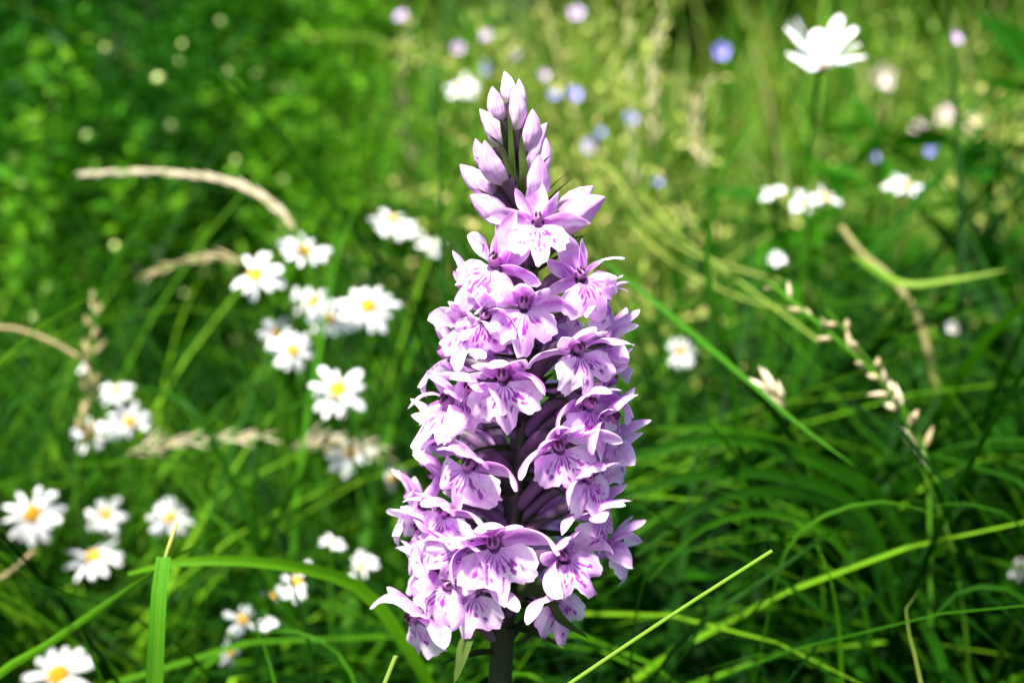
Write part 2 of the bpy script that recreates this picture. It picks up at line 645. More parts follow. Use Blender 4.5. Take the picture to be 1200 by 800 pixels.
def facing(az, tilt, roll):
    """Rotation whose +Y points outward (azimuth 0 = toward the viewer, + = right)."""
    a, t = R_(az), R_(tilt)
    y = Vector((math.sin(a) * math.cos(t), -math.cos(a) * math.cos(t), math.sin(t)))
    x = y.cross(Vector((0, 0, 1))).normalized()
    z = x.cross(y).normalized()
    m = Matrix((x, y, z)).transposed().to_4x4()
    return m @ rot('Y', roll)


def lip_mesh(sc, r):
    nu, nv = 49, 22
    s = np.linspace(-1, 1, nu)
    th = np.radians(s * 88)
    ad = np.abs(np.degrees(th))
    rl = np.interp(ad, [0, 6, 13, 19, 23, 30, 42, 55, 68, 80, 88],
                   [10.4, 10.0, 8.4, 7.0, 7.2, 8.7, 9.1, 8.6, 7.4, 5.6, 4.2])
    rl = rl - r.uniform(-0.3, 1.1) * np.exp(-((ad - 20) / 5) ** 2)
    s_ = s + 0.05 * r.uniform(-1, 1) * (1 - s * s)
    th = np.radians(s_ * 88)
    ph = r.uniform(0, 6.28, 4)
    rl = rl * (1 + 0.03 * np.sin(17 * th + ph[0]) + 0.028 * np.sin(31 * th + ph[1]))
    rl[th > 0] *= r.uniform(0.92, 1.07)
    rl[np.abs(th) < 0.33] *= r.uniform(0.88, 1.08)
    t = np.linspace(0, 1, nv)
    rad = 1.0 + (rl[None] - 1.0) * t[:, None]
    a = rad * np.sin(th)[None]
    b = rad * np.cos(th)[None]
    fwd0, fwd1 = r.uniform(30, 66), r.uniform(-48, 8)
    # lip heads forward and down, then turns under
    bb = np.linspace(0, 11, 60)
    ang = np.radians(fwd0 + (fwd1 - fwd0) * (bb / 11) ** 0.8)
    cz = np.concatenate([[0], np.cumsum(np.cos(0.5 * (ang[1:] + ang[:-1])) * np.diff(bb))])
    cyy = np.concatenate([[0], np.cumsum(np.sin(0.5 * (ang[1:] + ang[:-1])) * np.diff(bb))])
    z = -np.interp(b, bb, cz)
    y = np.interp(b, bb, cyy)
    cl, cr = r.uniform(-0.01, 0.10, 2)
    y = y - np.where(a < 0, cl, cr) * a * a
    fold = r.uniform(0.0, 0.5)
    y = y + fold * np.exp(-(a / 1.5) ** 2) * t[:, None] * 2.0
    y = y + 0.7 * t[:, None] ** 2 * np.sin(7 * th[None] + ph[2]) + 0.30 * t[:, None] ** 3 * np.sin(15 * th[None] + ph[3])
    V = np.stack([a, y, z], -1).reshape(-1, 3) * mm * sc
    uv = np.stack(np.meshgrid((s + 1) / 2, t), -1).reshape(-1, 2)
    return V, grid_faces(nu, nv), uv


def ellipsoid(c, rx, ry, rz, nu=10, nv=7):
    a = np.linspace(0, 2 * math.pi, nu, endpoint=False)
    b = np.linspace(0.02, math.pi - 0.02, nv)
    V = np.stack([np.outer(np.sin(b), np.cos(a)) * rx, np.outer(np.cos(b), np.ones(nu)) * ry, np.outer(np.sin(b), np.sin(a)) * rz], -1).reshape(-1, 3) + np.array(c)
    return V, grid_faces(nu, nv, True)


SEP = lambda t: np.sin(np.clip(0.10 + 0.90 * t, 0, 1) ** 0.95 * math.pi) ** 0.55
HOOD = lambda t: np.sin(np.clip(0.16 + 0.84 * t, 0, 1) ** 0.9 * math.pi) ** 0.6


def bract_geo(a0, dirn, L, W, r, tint):
    """Bract from the stem at a0, following dirn, tip turned up a little."""
    d = np.asarray(dirn, float)
    az = math.degrees(math.atan2(d[0], -d[1]))
    el = math.degrees(math.atan2(d[2], math.hypot(d[0], d[1])))
    v, f, uv = strip(L, W, el - 4, el + r.uniform(-30, 12), -0.9, r.uniform(-20, 20), 0.02, nu=7, nv=12,
                     prof=lambda t: (1 - t) ** 0.75 * np.minimum(1, 0.55 + 2.2 * t), seed=int(r.integers(1e6)))
    a = R_(az)
    y = Vector((math.sin(a), -math.cos(a), 0))
    x = y.cross(Vector((0, 0, 1)))
    m = Matrix.Translation(Vector(a0)) @ Matrix((x, y, Vector((0, 0, 1)))).transposed().to_4x4()
    return Geo().add(v, f, uv, tint=np.clip(tint + 0.25 * uv[:, 1] * r.uniform(-1, 1), 0, 1)).xf(m)


def flower(px, py, az, tilt=0, roll=0, sc=1.0, opened=0.0, droop=None, rad=None, seed=0):
    r = np.random.default_rng(seed)
    R = (13.0 if rad is None else rad) * mm
    c = at_y(px, py, -R * math.cos(R_(az)))
    m = Matrix.Translation(Vector(c)) @ facing(az, tilt, roll)
    z_att = max(AZ[0] - 0.01, c[2] - r.uniform(7, 10) * mm)
    att = axis_at_z(z_att)
    # ---- flower: ovary, column, spur in one mesh
    back = np.array(m @ Vector((0, -3.2 * mm * sc, 0.4 * mm)))
    mid = att + (back - att) * 0.55 + np.array([0, 0, 2.2 * mm])
    P = curve_pts([att, mid, back, c], 14)
    g = Geo()
    g.add(*tube(P, np.interp(np.linspace(0, 1, 14), [0, 0.15, 0.6, 0.9, 1], [0.8 * mm, 1.2 * mm, 1.15 * mm, 0.95 * mm, 1.1 * mm]), 9), mi=0)
    h = Geo()
    v, f = ellipsoid((0, 1.0 * mm, 1.2 * mm), 1.25 * mm, 1.9 * mm, 1.35 * mm)
    h.add(v, f, mi=1)
    for sx in (-1, 1):
        v, f = ellipsoid((sx * 0.42 * mm, 2.0 * mm, 1.75 * mm), 0.42 * mm, 0.85 * mm, 1.15 * mm, 8, 6)
        h.add(v, f, mi=2)
    sp = curve_pts([(0, 0.6 * mm, -0.8 * mm), (0, -2.5 * mm, -2.2 * mm), (0, -6.0 * mm, -3.6 * mm), (0, -8.8 * mm, -5.6 * mm)], 10)
    h.add(*tube(sp, np.interp(np.linspace(0, 1, 10), [0, 0.25, 0.85, 1], [1.5 * mm, 1.15 * mm, 0.95 * mm, 0.15 * mm]), 8), mi=3)
    S = m @ Matrix.Scale(sc, 4)
    h.xf(S)
    for v, f, u_, mi_, t_ in zip(h.v, h.f, h.u, range(9), h.t):
        pass
    base = g.n
    g.v += h.v
    g.f += [f + base for f in h.f]
    g.u += h.u
    g.m += h.m
    g.t += h.t
    fl = g.obj('flower', None, orchid, c, mats=[M['ovary'], M['column'], M['anther'], M['spur']])
    # ---- lip
    v, f, uv = lip_mesh(sc, r)
    k = Geo().add(v, f, uv).xf(m @ Matrix.Translation(Vector((0, 0.9 * mm * sc, -0.4 * mm * sc))))
    k.obj('lip', M['lip'], fl, c)
    # ---- hood: dorsal sepal and the two inner petals arching over the column
    lift = 46 * opened
    parts = [('sepal', 0, 10.2, 6.4, 66, -2, 0.95, 0, (0, -0.9, 1.5)),
             ('petal', 24, 8.0, 5.0, 58, 2, 0.8, 14, (0.9, -0.1, 1.2)),
             ('petal', -24, 8.0, 5.0, 58, 2, 0.8, -14, (-0.9, -0.1, 1.2))]
    for nm, tz, L, W, a0, a1, cup, ty, pos in parts:
        j = r.uniform(-1, 1, 6)
        v, f, uv = strip(L * sc * mm * (1 + 0.08 * j[0]), W * sc * mm * (1 + 0.1 * j[1]), a0 + 12 * j[2] + 0.5 * lift, a1 + 22 * j[3] + lift * (1.5 if nm == 'sepal' else 1.0), cup, 14 * j[4], 0.035, 0.9,
                         11, 14, HOOD, int(r.integers(1e6)))
        sx = -1 if tz > 0 else 1
        A = m @ Matrix.Translation(Vector(pos) * mm * sc) @ rot('Z', -tz * (1 + 1.4 * opened)) @ rot('Y', ty * 1.5)
        Geo().add(v, f, uv).xf(A).obj(nm, M['petal'], fl, c)
    # ---- the two spreading side sepals
    for sx in (-1, 1):
        j = r.uniform(-1, 1, 8)
        dr = (r.uniform(55, 120) if droop is None else droop + 15 * j[6])
        a0 = 34 + 14 * j[0]
        v, f, uv = strip(11.6 * sc * mm * (1 + 0.12 * j[1]), 5.4 * sc * mm * (1 + 0.12 * j[2]), a0, a0 - dr, 0.55 + 0.2 * j[3], 40 * j[4], 0.06, 1.1,
                         11, 16, SEP, int(r.integers(1e6)))
        A = m @ Matrix.Translation(Vector((sx * 1.3, -0.3, 0.5)) * mm * sc) @ rot('Z', -sx * (84 + 24 * j[5])) @ rot('Y', sx * (44 + 24 * j[7]))
        Geo().add(v, f, uv).xf(A).obj('sepal', M['petal'], fl, c)
    # ---- bract
    d = (c - att) * np.array([1, 1, 0.6]) + np.array([0, 0, -1.0 * mm])
    a0 = att + (c - att) * 0.05 + np.array([0, 0, -2.0 * mm])
    bract_geo(a0, d, r.uniform(11, 16) * mm, r.uniform(3.2, 4.4) * mm, r, r.uniform(0.2, 0.6)).obj('bract', M['bract'], fl, c)
    return fl


FLOWERS = [
    # px, py, az, tilt, roll, scale, opened, droop
    (631, 262, 6, 12, 4, 0.80, 0.9, 70),
    (578, 312, -34, 16, -28, 0.92, 1.0, 60),
    (684, 326, 24, 14, 18, 0.90, 1.0, 60),
    (614, 360, -2, -4, 0, 0.98, 0.0, 75),
    (716, 352, 74, -6, 0, 0.86, 0.1, 60),
    (547, 384, -52, 0, -8, 0.92, 0.0, 60),
    (537, 340, -96, 4, 0, 0.86, 0.2, 60),
    (679, 412, 26, 2, 14, 1.0, 0.2, 70),
    (589, 443, -6, -4, 4, 1.04, 0.0, 110),
    (524, 476, -56, -2, -8, 0.96, 0.0, 75),
    (724, 452, 84, 4, 4, 0.94, 0.0, 60),
    (716, 492, 60, -4, 4, 0.96, 0.0, 70),
    (549, 545, -28, -4, -14, 1.06, 0.0, 125),
    (657, 524, 14, -8, 16, 1.04, 0.0, 120),
    (502, 560, -84, 4, -4, 0.98, 0.0, 70),
    (716, 568, 78, 0, 6, 0.98, 0.0, 90),
    (499, 624, -56, -4, -8, 1.02, 0.0, 80),
    (579, 636, -4, -6, 2, 1.12, 0.0, 130),
    (698, 602, 50, -10, 10, 1.0, 0.0, 90),
    (661, 655, 30, 6, 34, 1.06, 0.0, 130),
    (528, 686, -36, 14, -30, 1.0, 0.8, 80),
    (490, 722, -58, -22, -10, 1.0, 0.3, 90),
    (717, 640, 86, -6, 0, 0.95, 0.0, 90),
    (512, 420, -100, 6, 6, 0.92, 0.1, 40), (500, 505, -104, -4, 0, 0.95, 0.0, 60), (486, 590, -108, 8, 10, 0.95, 0.1, 50),
    (728, 400, 104, 4, 0, 0.9, 0.1, 50), (735, 520, 100, -4, 8, 0.95, 0.0, 60), (560, 690, -20, -20, -20, 0.95, 0.0, 100),
    (568, 372, -30, -6, -12, 0.86, 0.0, 90), (551, 455, -34, -8, -10, 0.9, 0.0, 90),
    (690, 475, 40, -8, 8, 0.9, 0.0, 100), (524, 600, -40, -8, -14, 0.95, 0.0, 100), (690, 560, 44, -10, 10, 0.9, 0.0, 100),
    (540, 640, -26, -14, -16, 0.9, 0.0, 110), (648, 700, 40, -14, 14, 0.86, 0.0, 110), (505, 668, -66, -6, -8, 0.95, 0.1, 90),
    # flowers round the back of the spike
    (640, 605, 150, 0, 0, 0.95, 0.0, 80),
    (560, 590, -130, 0, 0, 0.95, 0.0, 80),
    (560, 500, -150, 0, 0, 0.95, 0.0, 80),
    (680, 470, 128, 0, 0, 0.95, 0.0, 80),
    (640, 530, 170, 0, 0, 0.95, 0.0, 80),
    (580, 420, -140, 0, 0, 0.92, 0.0, 80),
    (650, 390, 140, 0, 0, 0.9, 0.0, 80),
    (590, 345, 178, 0, 0, 0.88, 0.0, 80),
    (560, 660, -120, 0, 0, 0.98, 0.0, 80),
    (630, 665, 165, 0, 0, 0.98, 0.0, 80),
    (690, 545, 115, 0, 0, 0.95, 0.0, 80),
    (672, 365, 100, 0, 0, 0.88, 0.0, 80),
]
for i, fp in enumerate(FLOWERS):
    px, py, az, ti, ro, sc_, op, dr = fp
    jr = random.Random(i * 31 + 3)
    cx = np.interp(py, [200, 300, 430, 520, 600, 700], [606, 618, 620, 610, 601, 591])
    px = px - (px - cx) * (0.13 if abs(az) > 70 else 0.05) * (1.0 if py < 580 else 0.0)
    flower(px, py, az + jr.uniform(-6, 6), ti + jr.uniform(-9, 9), ro + jr.uniform(-11, 11), sc_ * jr.uniform(0.76, 0.92), min(1, op + max(0, jr.uniform(-0.4, 0.35))),
           dr + jr.uniform(-30, 30), rad=(10.5 if py < 340 else 12.5), seed=100 + i)

BUDS = [  # tip px, base px, width px, depth offset (mm toward the viewer)
    (591, 86, 593, 124, 18, 1), (577, 104, 588, 146, 20, 3), (601, 104, 603, 156, 21, 4), (562, 131, 586, 176, 21, 3),
    (624, 131, 615, 180, 22, 4), (641, 148, 621, 208, 24, 3), (568, 168, 594, 214, 26, 7), (557, 165, 578, 204, 18, 1),
    (632, 185, 629, 238, 27, 7), (539, 196, 582, 228, 25, 4), (551, 232, 594, 262, 29, 5), (695, 221, 652, 250, 24, 2),
    (709, 235, 662, 276, 31, 6), (608, 95, 607, 136, 15, -2), (585, 150, 600, 190, 18, -3), (640, 165, 620, 215, 20, -4),
]


def bud(tx, ty, bx, by, w, off, seed):
    r = np.random.default_rng(seed)
    tip, bs = at_y(tx, ty, -off * mm * 1.25), at_y(bx, by, -off * mm * 0.9)
    d = tip - bs
    L = np.linalg.norm(d)
    n = 16
    t = np.linspace(0, 1, n)
    side = np.cross(d, [0, 1, 0])
    side /= np.linalg.norm(side)
    P = bs + d * t[:, None] + side * (np.sin(t * math.pi) * r.uniform(-0.13, 0.13) * L)[:, None] + np.array([0, 0, 1]) * (0.06 * L * t ** 3)[:, None]
    rad = 0.48 * w * 0.15 * mm * np.interp(t, [0, 0.08, 0.3, 0.55, 0.8, 0.93, 1], [0.35, 0.55, 0.95, 1.0, 0.66, 0.30, 0.05])
    v, f, uv = tube(P, rad, 14)
    V = v.reshape(n, 14, 3)
    a = np.linspace(0, 2 * math.pi, 14, endpoint=False) + r.uniform(0, 6)
    V = P[:, None] + (V - P[:, None]) * (1 + 0.13 * np.cos(3 * a)[None, :] + 0.06 * np.cos(6 * a)[None, :])[..., None]
    g = Geo().add(V.reshape(-1, 3), f, uv, tint=float(np.clip((175 - ty) / 150, 0.0, 0.4)))
    o = g.obj('bud', M['bud'], orchid, bs)
    att = axis_at_z(max(bs[2] - 6.5 * mm, AZ[3])) if bs[2] - 6.5 * mm < AZ[-1] else axis_at_z(AZ[-1] - 6 * mm)
    mid = 0.5 * (att + bs) - d * 0.08
    Geo().add(*tube(curve_pts([att, mid, bs, bs + d * 0.10], 10), np.linspace(0.7, 1.15, 10) * mm * (0.55 + w / 50), 8)).obj('ovary', M['ovary'], o, bs)
    dirn = d / L * 0.8 + np.array([0.1 * np.sign(d[0]), -0.15, 0.0])
    k = bract_geo(att + np.array([np.sign(d[0]) * 0.8, -1.2 if off > 0 else 1.2, -1.0]) * mm, dirn, L * r.uniform(1.25, 1.6), r.uniform(2.4, 3.2) * mm, r, r.uniform(0.45, 0.85))
    k.obj('bract', M['bract'], o, bs)


for i, b in enumerate(BUDS):
    bud(*b, seed=900 + i)

# long low bracts under the spike
for k, (pts, w, tn) in enumerate([
    ([(590, 700, -1), (562, 715, -9), (545, 750, -12), (532, 800, -12)], 34, 0.85),
    ([(590, 690, -1), (630, 690, -9), (656, 725, -12), (690, 748, -11)], 26, 0.6),
    ([(602, 215, -3), (600, 185, -4.5), (598, 150, -5), (594, 122, -5.5)], 9, 0.75),
    ([(612, 245, -3), (615, 205, -6), (612, 178, -6), (611, 155, -6.5)], 15, 0.7),
    ([(600, 235, -3), (598, 205, -4.5), (590, 180, -5), (584, 165, -5.5)], 10, 0.8),
    ([(595, 700, 1), (630, 720, 6), (618, 745, 9), (600, 760, 10)], 18, 0.3),
]):
    P = curve_pts([at_y(x, y, d * mm) for x, y, d in pts], 18)
    v, f, uv = ribbon(P, w * 0.15 * mm, (0.6, -0.5, 0.5), 0.3, 5)
    Geo().add(v, f, uv, tint=tn).obj('bract', M['bract'], orchid, P[0])
PROTECT += [(605, y, 60 + 0.16 * y, DIST + 0.03) for y in range(90, 800, 40)]

# ------------------------------------------------------------------ daisies
def daisy_petal_meshes():
    out = []
    for k in range(5):
        pr = lambda t: np.interp(t, [0, 0.12, 0.45, 0.8, 0.93, 1], [0.35, 0.62, 0.95, 1.0, 0.86, 0.5])
        v, f, uv = strip(1.0, 0.27 + 0.03 * k, 22 - 8 * k, -10 - 9 * k, 0.35, (k - 2) * 12, 0.04, 1.0, 5, 8, pr, k)
        me = mesh_of('petal', v, f, uv, 0.5)
        me.materials.append(M['white'])
        out.append(me)
    return out


DP = daisy_petal_meshes()


def dome_mesh():
    g = Geo()
    nu, nv = 22, 9
    a = np.linspace(0, 2 * math.pi, nu, endpoint=False)
    b = np.linspace(0.0, 1.0, nv)
    V = []
    for j, t in enumerate(b):
        rr = math.sin(min(1.0, t + 0.02) * 1.5)
        for i, q in enumerate(a):
            bump = 1 + 0.05 * ((i + j) % 2)
            V.append((rr * math.cos(q) * bump, rr * math.sin(q) * bump, 0.55 * math.cos(t * 1.5) * bump))
    g.add(V, grid_faces(nu, nv, True), mi=0)
    # green cup below
    W = []
    for t, rr, zz in ((0, 0.95, -0.0), (0.4, 1.05, -0.18), (0.8, 0.7, -0.55), (1, 0.2, -0.8)):
        for q in a:
            W.append((rr * math.cos(q), rr * math.sin(q), zz))
    g.add(W, grid_faces(nu, 4, True), mi=1, tint=0.4)
    me = mesh_of('flower_head', np.vstack(g.v), np.vstack(g.f), np.vstack(g.u), np.concatenate(g.t))
    me.materials.append(M['disc'])
    me.materials.append(M['grass'])
    me.polygons.foreach_set('material_index', np.array(g.m, np.int32))
    return me


DOME = dome_mesh()


def stem_to(name, head, into, parent, rad=0.9 * mm, mat='bright', lean=None, tint=0.35):
    b = ORG[parent.name]
    h = np.asarray(head, float)
    P = curve_pts([b, b + (h - b) * 0.4 + np.array([0.006, 0.0, 0.01]), h - np.asarray(into) * 0.02 - np.array([0, 0, 0.01]), h - np.asarray(into) * 0.001], 16)
    v, f, uv = tube(P, np.linspace(rad * 1.25, rad * 0.85, 16), 7)
    return Geo().add(v, f, uv, tint=tint).obj(name, M[mat], parent, b)


def daisy(px, py, span, k, az, el, label, n=None, raise_=0.0, dsc=1.0, seed=0, missing=0.0, group='white daisies in the meadow'):
    """span in photo px, k = distance in orchid-distances, az/el = where the head looks."""
    r = random.Random(seed + 5)
    head = at(px, py, k)
    rad = 0.5 * span * KPX * k * DIST
    nrm = Vector((math.sin(R_(az)) * math.cos(R_(el)), -math.cos(R_(az)) * math.cos(R_(el)), math.sin(R_(el))))
    root = np.array([head[0] - nrm.x * 0.02 + r.uniform(-0.015, 0.015), head[1] - nrm.y * 0.02 + r.uniform(0.0, 0.04), 0])
    root[2] = gz(root[0], root[1])
    d = empty('daisy', root, label, 'daisy', group)
    stem_to('stem', head, nrm, d)
    q = nrm.to_track_quat('Z', 'Y').to_matrix().to_4x4()
    ds = rad * 0.27 * dsc
    hd = bpy.data.objects.new('flower_head', DOME)
    COL.objects.link(hd)
    hd.parent = d
    hd.matrix_local = Matrix.Translation(Vector(head - root)) @ q @ Matrix.Scale(ds, 4)
    n = n or r.choice((12, 13, 14, 15))
    off = r.uniform(0, 6)
    for i in range(n):
        if r.random() < missing:
            continue
        p = bpy.data.objects.new('petal', r.choice(DP))
        COL.objects.link(p)
        p.parent = hd
        L = rad / ds * 0.78 * r.uniform(0.74, 1.12)
        el_ = raise_ + r.uniform(-20, 14)
        p.matrix_local = rot('Z', math.degrees(off) + i * 360 / n + r.uniform(-10, 10)) @ Matrix.Translation(Vector((0, 0.72, 0.02))) @ rot('X', el_) @ rot('Y', r.uniform(-14, 14)) @ Matrix.Diagonal((L * 13 / n * r.uniform(0.9, 1.15), L, L, 1))
    PROTECT.append((px, py, span * 0.55, k * DIST))
    return d


DAISIES = [
    (300, 322, 78, 1.95, -20, 42, 'wide open white daisy touching the tip of the drooping straw seed head'),
    (357, 295, 70, 2.0, 22, 55, 'white daisy just below the bend of the cream seed head'),
    (366, 354, 58, 2.15, -10, 40, 'blurred white daisy behind the cluster of open daisies'),
    (431, 358, 78, 2.0, 14, 42, 'white daisy beside the orchid with petals spread flat'),
    (386, 374, 60, 2.1, 20, 60, 'white daisy half hidden between two open daisies'),
    (324, 390, 50, 2.0, -15, 45, 'small white daisy overlapping a larger one on its stem side'),
    (342, 410, 60, 1.95, 20, 30, 'white daisy with orange disc turned toward the orchid'),
    (396, 456, 80, 1.85, -5, 38, 'white daisy with large orange disc on an upright green stem'),
    (412, 530, 64, 2.1, -12, 50, 'white daisy above the pale feathery grass plume'),
    (106, 508, 56, 2.1, -5, 40, 'white daisy with raised yellow disc, lowest of its tight clump'),
    (152, 494, 58, 2.05, 5, 45, 'white daisy with sparse petals in the tight clump'),
    (136, 459, 48, 2.2, -10, 62, 'white daisy, topmost of the tight clump, disc hidden'),
    (38, 602, 82, 1.9, -5, 40, 'white daisy with long separate pointed petals'),
    (124, 603, 52, 2.0, 25, 38, 'small white daisy between two larger daisies'),
    (199, 606, 56, 2.0, 35, 35, 'white daisy right above the tip of the broad sharp grass blade'),
    (110, 652, 72, 1.95, -15, 66, 'white daisy seen nearly edge on with an orange disc'),
    (68, 790, 96, 1.75, 0, 55, 'large white daisy low in the grass under the thin diagonal leaf'),
    (461, 560, 44, 2.2, -5, 35, 'small white daisy partly covered by the orchid petals'),
    (458, 258, 62, 2.3, 20, 72, 'white daisy seen edge on with its disc out of sight'),
    (479, 270, 40, 2.3, 30, 70, 'small white daisy tucked under an edge on daisy'),
    (504, 289, 36, 2.4, 40, 60, 'small white daisy close behind the upper orchid petals'),
    (390, 635, 36, 1.7, 20, 74, 'tiny white daisy seen edge on above the long arching leaf'),
    (424, 662, 46, 1.8, -50, 25, 'white daisy with an orange disc facing away from the orchid'),
    (348, 681, 54, 1.75, -25, 35, 'ragged white daisy under the long arching leaf'),
    (322, 698, 34, 1.75, 20, 70, 'tiny closed white daisy beside the ragged one'),
    (284, 726, 48, 1.7, 50, 30, 'white daisy with few petals low in the dark grass'),
    (314, 731, 28, 1.7, 10, 65, 'small white daisy bud opening in the dark grass'),
    (270, 764, 42, 1.65, 70, 20, 'white daisy turned sideways low in the dark grass'),
    (100, 432, 22, 2.2, 0, 60, 'white daisy bud standing over the tight clump'),
    (906, 226, 34, 2.2, -20, 60, 'small white daisy beside a white daisy with long petals'),
    (966, 232, 46, 2.2, 40, 68, 'white daisy with long petals seen edge on over bright leaves'),
    (939, 238, 34, 2.25, -30, 35, 'small cream daisy between two white ones over bright leaves'),
    (1060, 218, 56, 2.4, 10, 68, 'white daisy above the large dark green leaf'),
    (910, 304, 24, 2.0, 0, 40, 'round white daisy bud among bent yellow stems'),
    (798, 413, 42, 2.2, 0, 30, 'blurred white daisy behind the orchid amid dark blades'),
    (1118, 385, 22, 2.2, 0, 50, 'lone tiny white daisy beyond the seed stalk'),
    (1196, 664, 36, 1.8, -30, 40, 'pale bluish white daisy deep in the shaded grass'),
    (541, 105, 52, 3.6, 0, 60, 'far blurred white daisy behind the orchid buds'),
]
for i, (px, py, sp, k, az, el, lab) in enumerate(DAISIES):
    small = sp < 40
    daisy(px, py, sp * 0.97, k, az, el, lab, seed=i * 17, n=(9 if small else None), dsc=(1.0 if not small else 0.9),
          missing=(0.25 if 'sparse' in lab or 'ragged' in lab or 'few' in lab else 0.04), raise_=(28 if 'bud' in lab or 'closed' in lab else (10 if i % 3 else 0)))
# the big bloom high on the right, petals raised, seen from the side
daisy(960, 78, 150, 1.95, 15, 80, 'large bright white flower with raised petals on a leafy stem', n=13, raise_=52, dsc=0.5, seed=321, group='large white flowers')

# ------------------------------------------------------------------ small blue and lilac wildflowers
def wild(px, py, span, k, mat, label, group, seed):
    r = random.Random(seed)
    head = at(px, py, k)
    rad = 0.5 * span * KPX * k * DIST
    root = np.array([head[0] + r.uniform(-0.03, 0.03), head[1] + r.uniform(0, 0.05), 0])
    root[2] = gz(root[0], root[1])
    o = empty('wildflower', root, label, 'flower', group)
    nrm = Vector((r.uniform(-0.5, 0.5), -0.7, r.uniform(0.2, 0.8))).normalized()
    stem_to('stem', head, nrm, o, 0.7 * mm, 'gold', tint=0.2)
    q = nrm.to_track_quat('Z', 'Y').to_matrix().to_4x4()
    for i in range(5):
        v, f, uv = strip(rad * 1.35, rad * 1.15, 62, 5, -0.5, 0, 0.04, 1.0, 5, 7, HOOD, seed + i)
        A = Matrix.Translation(Vector(head)) @ q @ rot('Z', i * 72 + r.uniform(-8, 8)) @ Matrix.Translation(Vector((0, rad * 0.08, 0)))
        Geo().add(v, f, uv).xf(A).obj('petal', M[mat], o, head)
    g = Geo()
    v, f = ellipsoid((0, 0, 0), rad * 0.24, rad * 0.24, rad * 0.3, 8, 6)
    g.add(v, f, tint=0.3).xf(Matrix.Translation(Vector(head)) @ q)
    g.obj('calyx', M['grass'], o, head)
    PROTECT.append((px, py, span * 0.6, k * DIST))


WG = 'small blue and lilac wildflowers in the background'
for i, (px, py, sp, k, mt, lab) in enumerate([
    (737, 141, 26, 3.0, 'blue', 'deep blue small wildflower beside the golden sprays'),
    (671, 114, 30, 3.2, 'blue', 'blue wildflower over the orchid bud tip among golden sprays'),
    (648, 112, 20, 3.3, 'blue', 'smaller blue wildflower next to a larger blue one'),
    (768, 216, 22, 2.8, 'blue', 'blue wildflower low among bent yellow stems'),
    (694, 172, 28, 3.2, 'blue', 'pale blue wildflower hanging under the golden sprays'),
    (702, 157, 18, 3.3, 'blue', 'tiny blue wildflower just above a hanging pale blue one'),
    (676, 18, 28, 3.4, 'lilac', 'lilac wildflower standing highest over the golden sprays'),
    (636, 90, 20, 3.4, 'lilac', 'pale lilac wildflower between golden spray buds'),
    (600, 66, 24, 3.5, 'lilac', 'lilac wildflower directly above the orchid tip'),
    (572, 45, 24, 3.6, 'lilac', 'blurred lilac wildflower beside dark brown stems'),
    (572, 82, 24, 3.6, 'blue', 'faint blue wildflower behind the orchid tip'),
    (536, 58, 22, 3.7, 'lilac', 'dim lilac wildflower beside a bright spray bud'),
    (472, 22, 24, 3.8, 'lilac', 'pale lilac wildflower above the sunlit grass'),
    (845, 62, 30, 3.6, 'blue', 'pale blue wildflower against the dark gap in the hedge'),
    (1020, 185, 24, 3.0, 'blue', 'pale blue wildflower near the pinkish blooms'),
    (1092, 178, 22, 3.2, 'blue', 'faint blue wildflower above the dark leaf'),
    (1118, 48, 22, 3.0, 'lilac', 'white lilac wildflower by the leafy dark herb'),
    (1030, 92, 46, 5.0, 'pink', 'pale pinkish blurred bloom behind the large white flower'),
    (1110, 140, 40, 4.4, 'pink', 'pale pink blurred flower beside a dark green leaf'),
    (1142, 148, 36, 4.5, 'pink', 'cream pink blurred flower in the sunny grass'),
    (1076, 152, 28, 4.4, 'pink', 'small dull pink flower beside paler ones'),
]):
    wild(px, py, sp * 0.62, k * 1.15, mt, lab, WG, 400 + i)

# ------------------------------------------------------------------ single grasses one can pick out
def blade(pts, wpx, label, mat='grass', tint=0.5, name='grass_shoot', cat='grass shoot', side=None, fold=0.3, group=None, prof=None, ground=True, protect=True):
    W = [at(x, y, k) for x, y, k in pts]
    k0 = pts[-1][2]
    P = curve_pts(rooted(W) if ground else W, 44)
    sd_ = np.array(side) if side is not None else np.array([0.85, -0.25, 0.35])
    v, f, uv = ribbon(P, wpx * KPX * k0 * DIST, sd_, fold, 5, prof)
    o = Geo().add(v, f, uv, tint=tint).obj(name, M[mat], None, P[0])
    tag(o, label, cat, group or 'single grass blades')
    if protect:
        for x, y, k in pts:
            PROTECT.append((x, y, wpx, k * DIST))
    return o


def stalk(pts, wpx, label, mat='bright', tint=0.4, name='grass_stalk', cat='stalk', group='bare grass stalks', ground=True, protect=True):
    W = [at(x, y, k) for x, y, k in pts]
    P = curve_pts(rooted(W) if ground else W, 44)
    r0 = 0.5 * wpx * KPX * pts[-1][2] * DIST
    v, f, uv = tube(P, np.linspace(r0 * 1.15, r0 * 0.7, 44), 8)
    o = Geo().add(v, f, uv, tint=tint).obj(name, M[mat], None, P[0])
    tag(o, label, cat, group)
    if protect:
        for x, y, k in pts:
            PROTECT.append((x, y, wpx + 4, k * DIST))
    return o


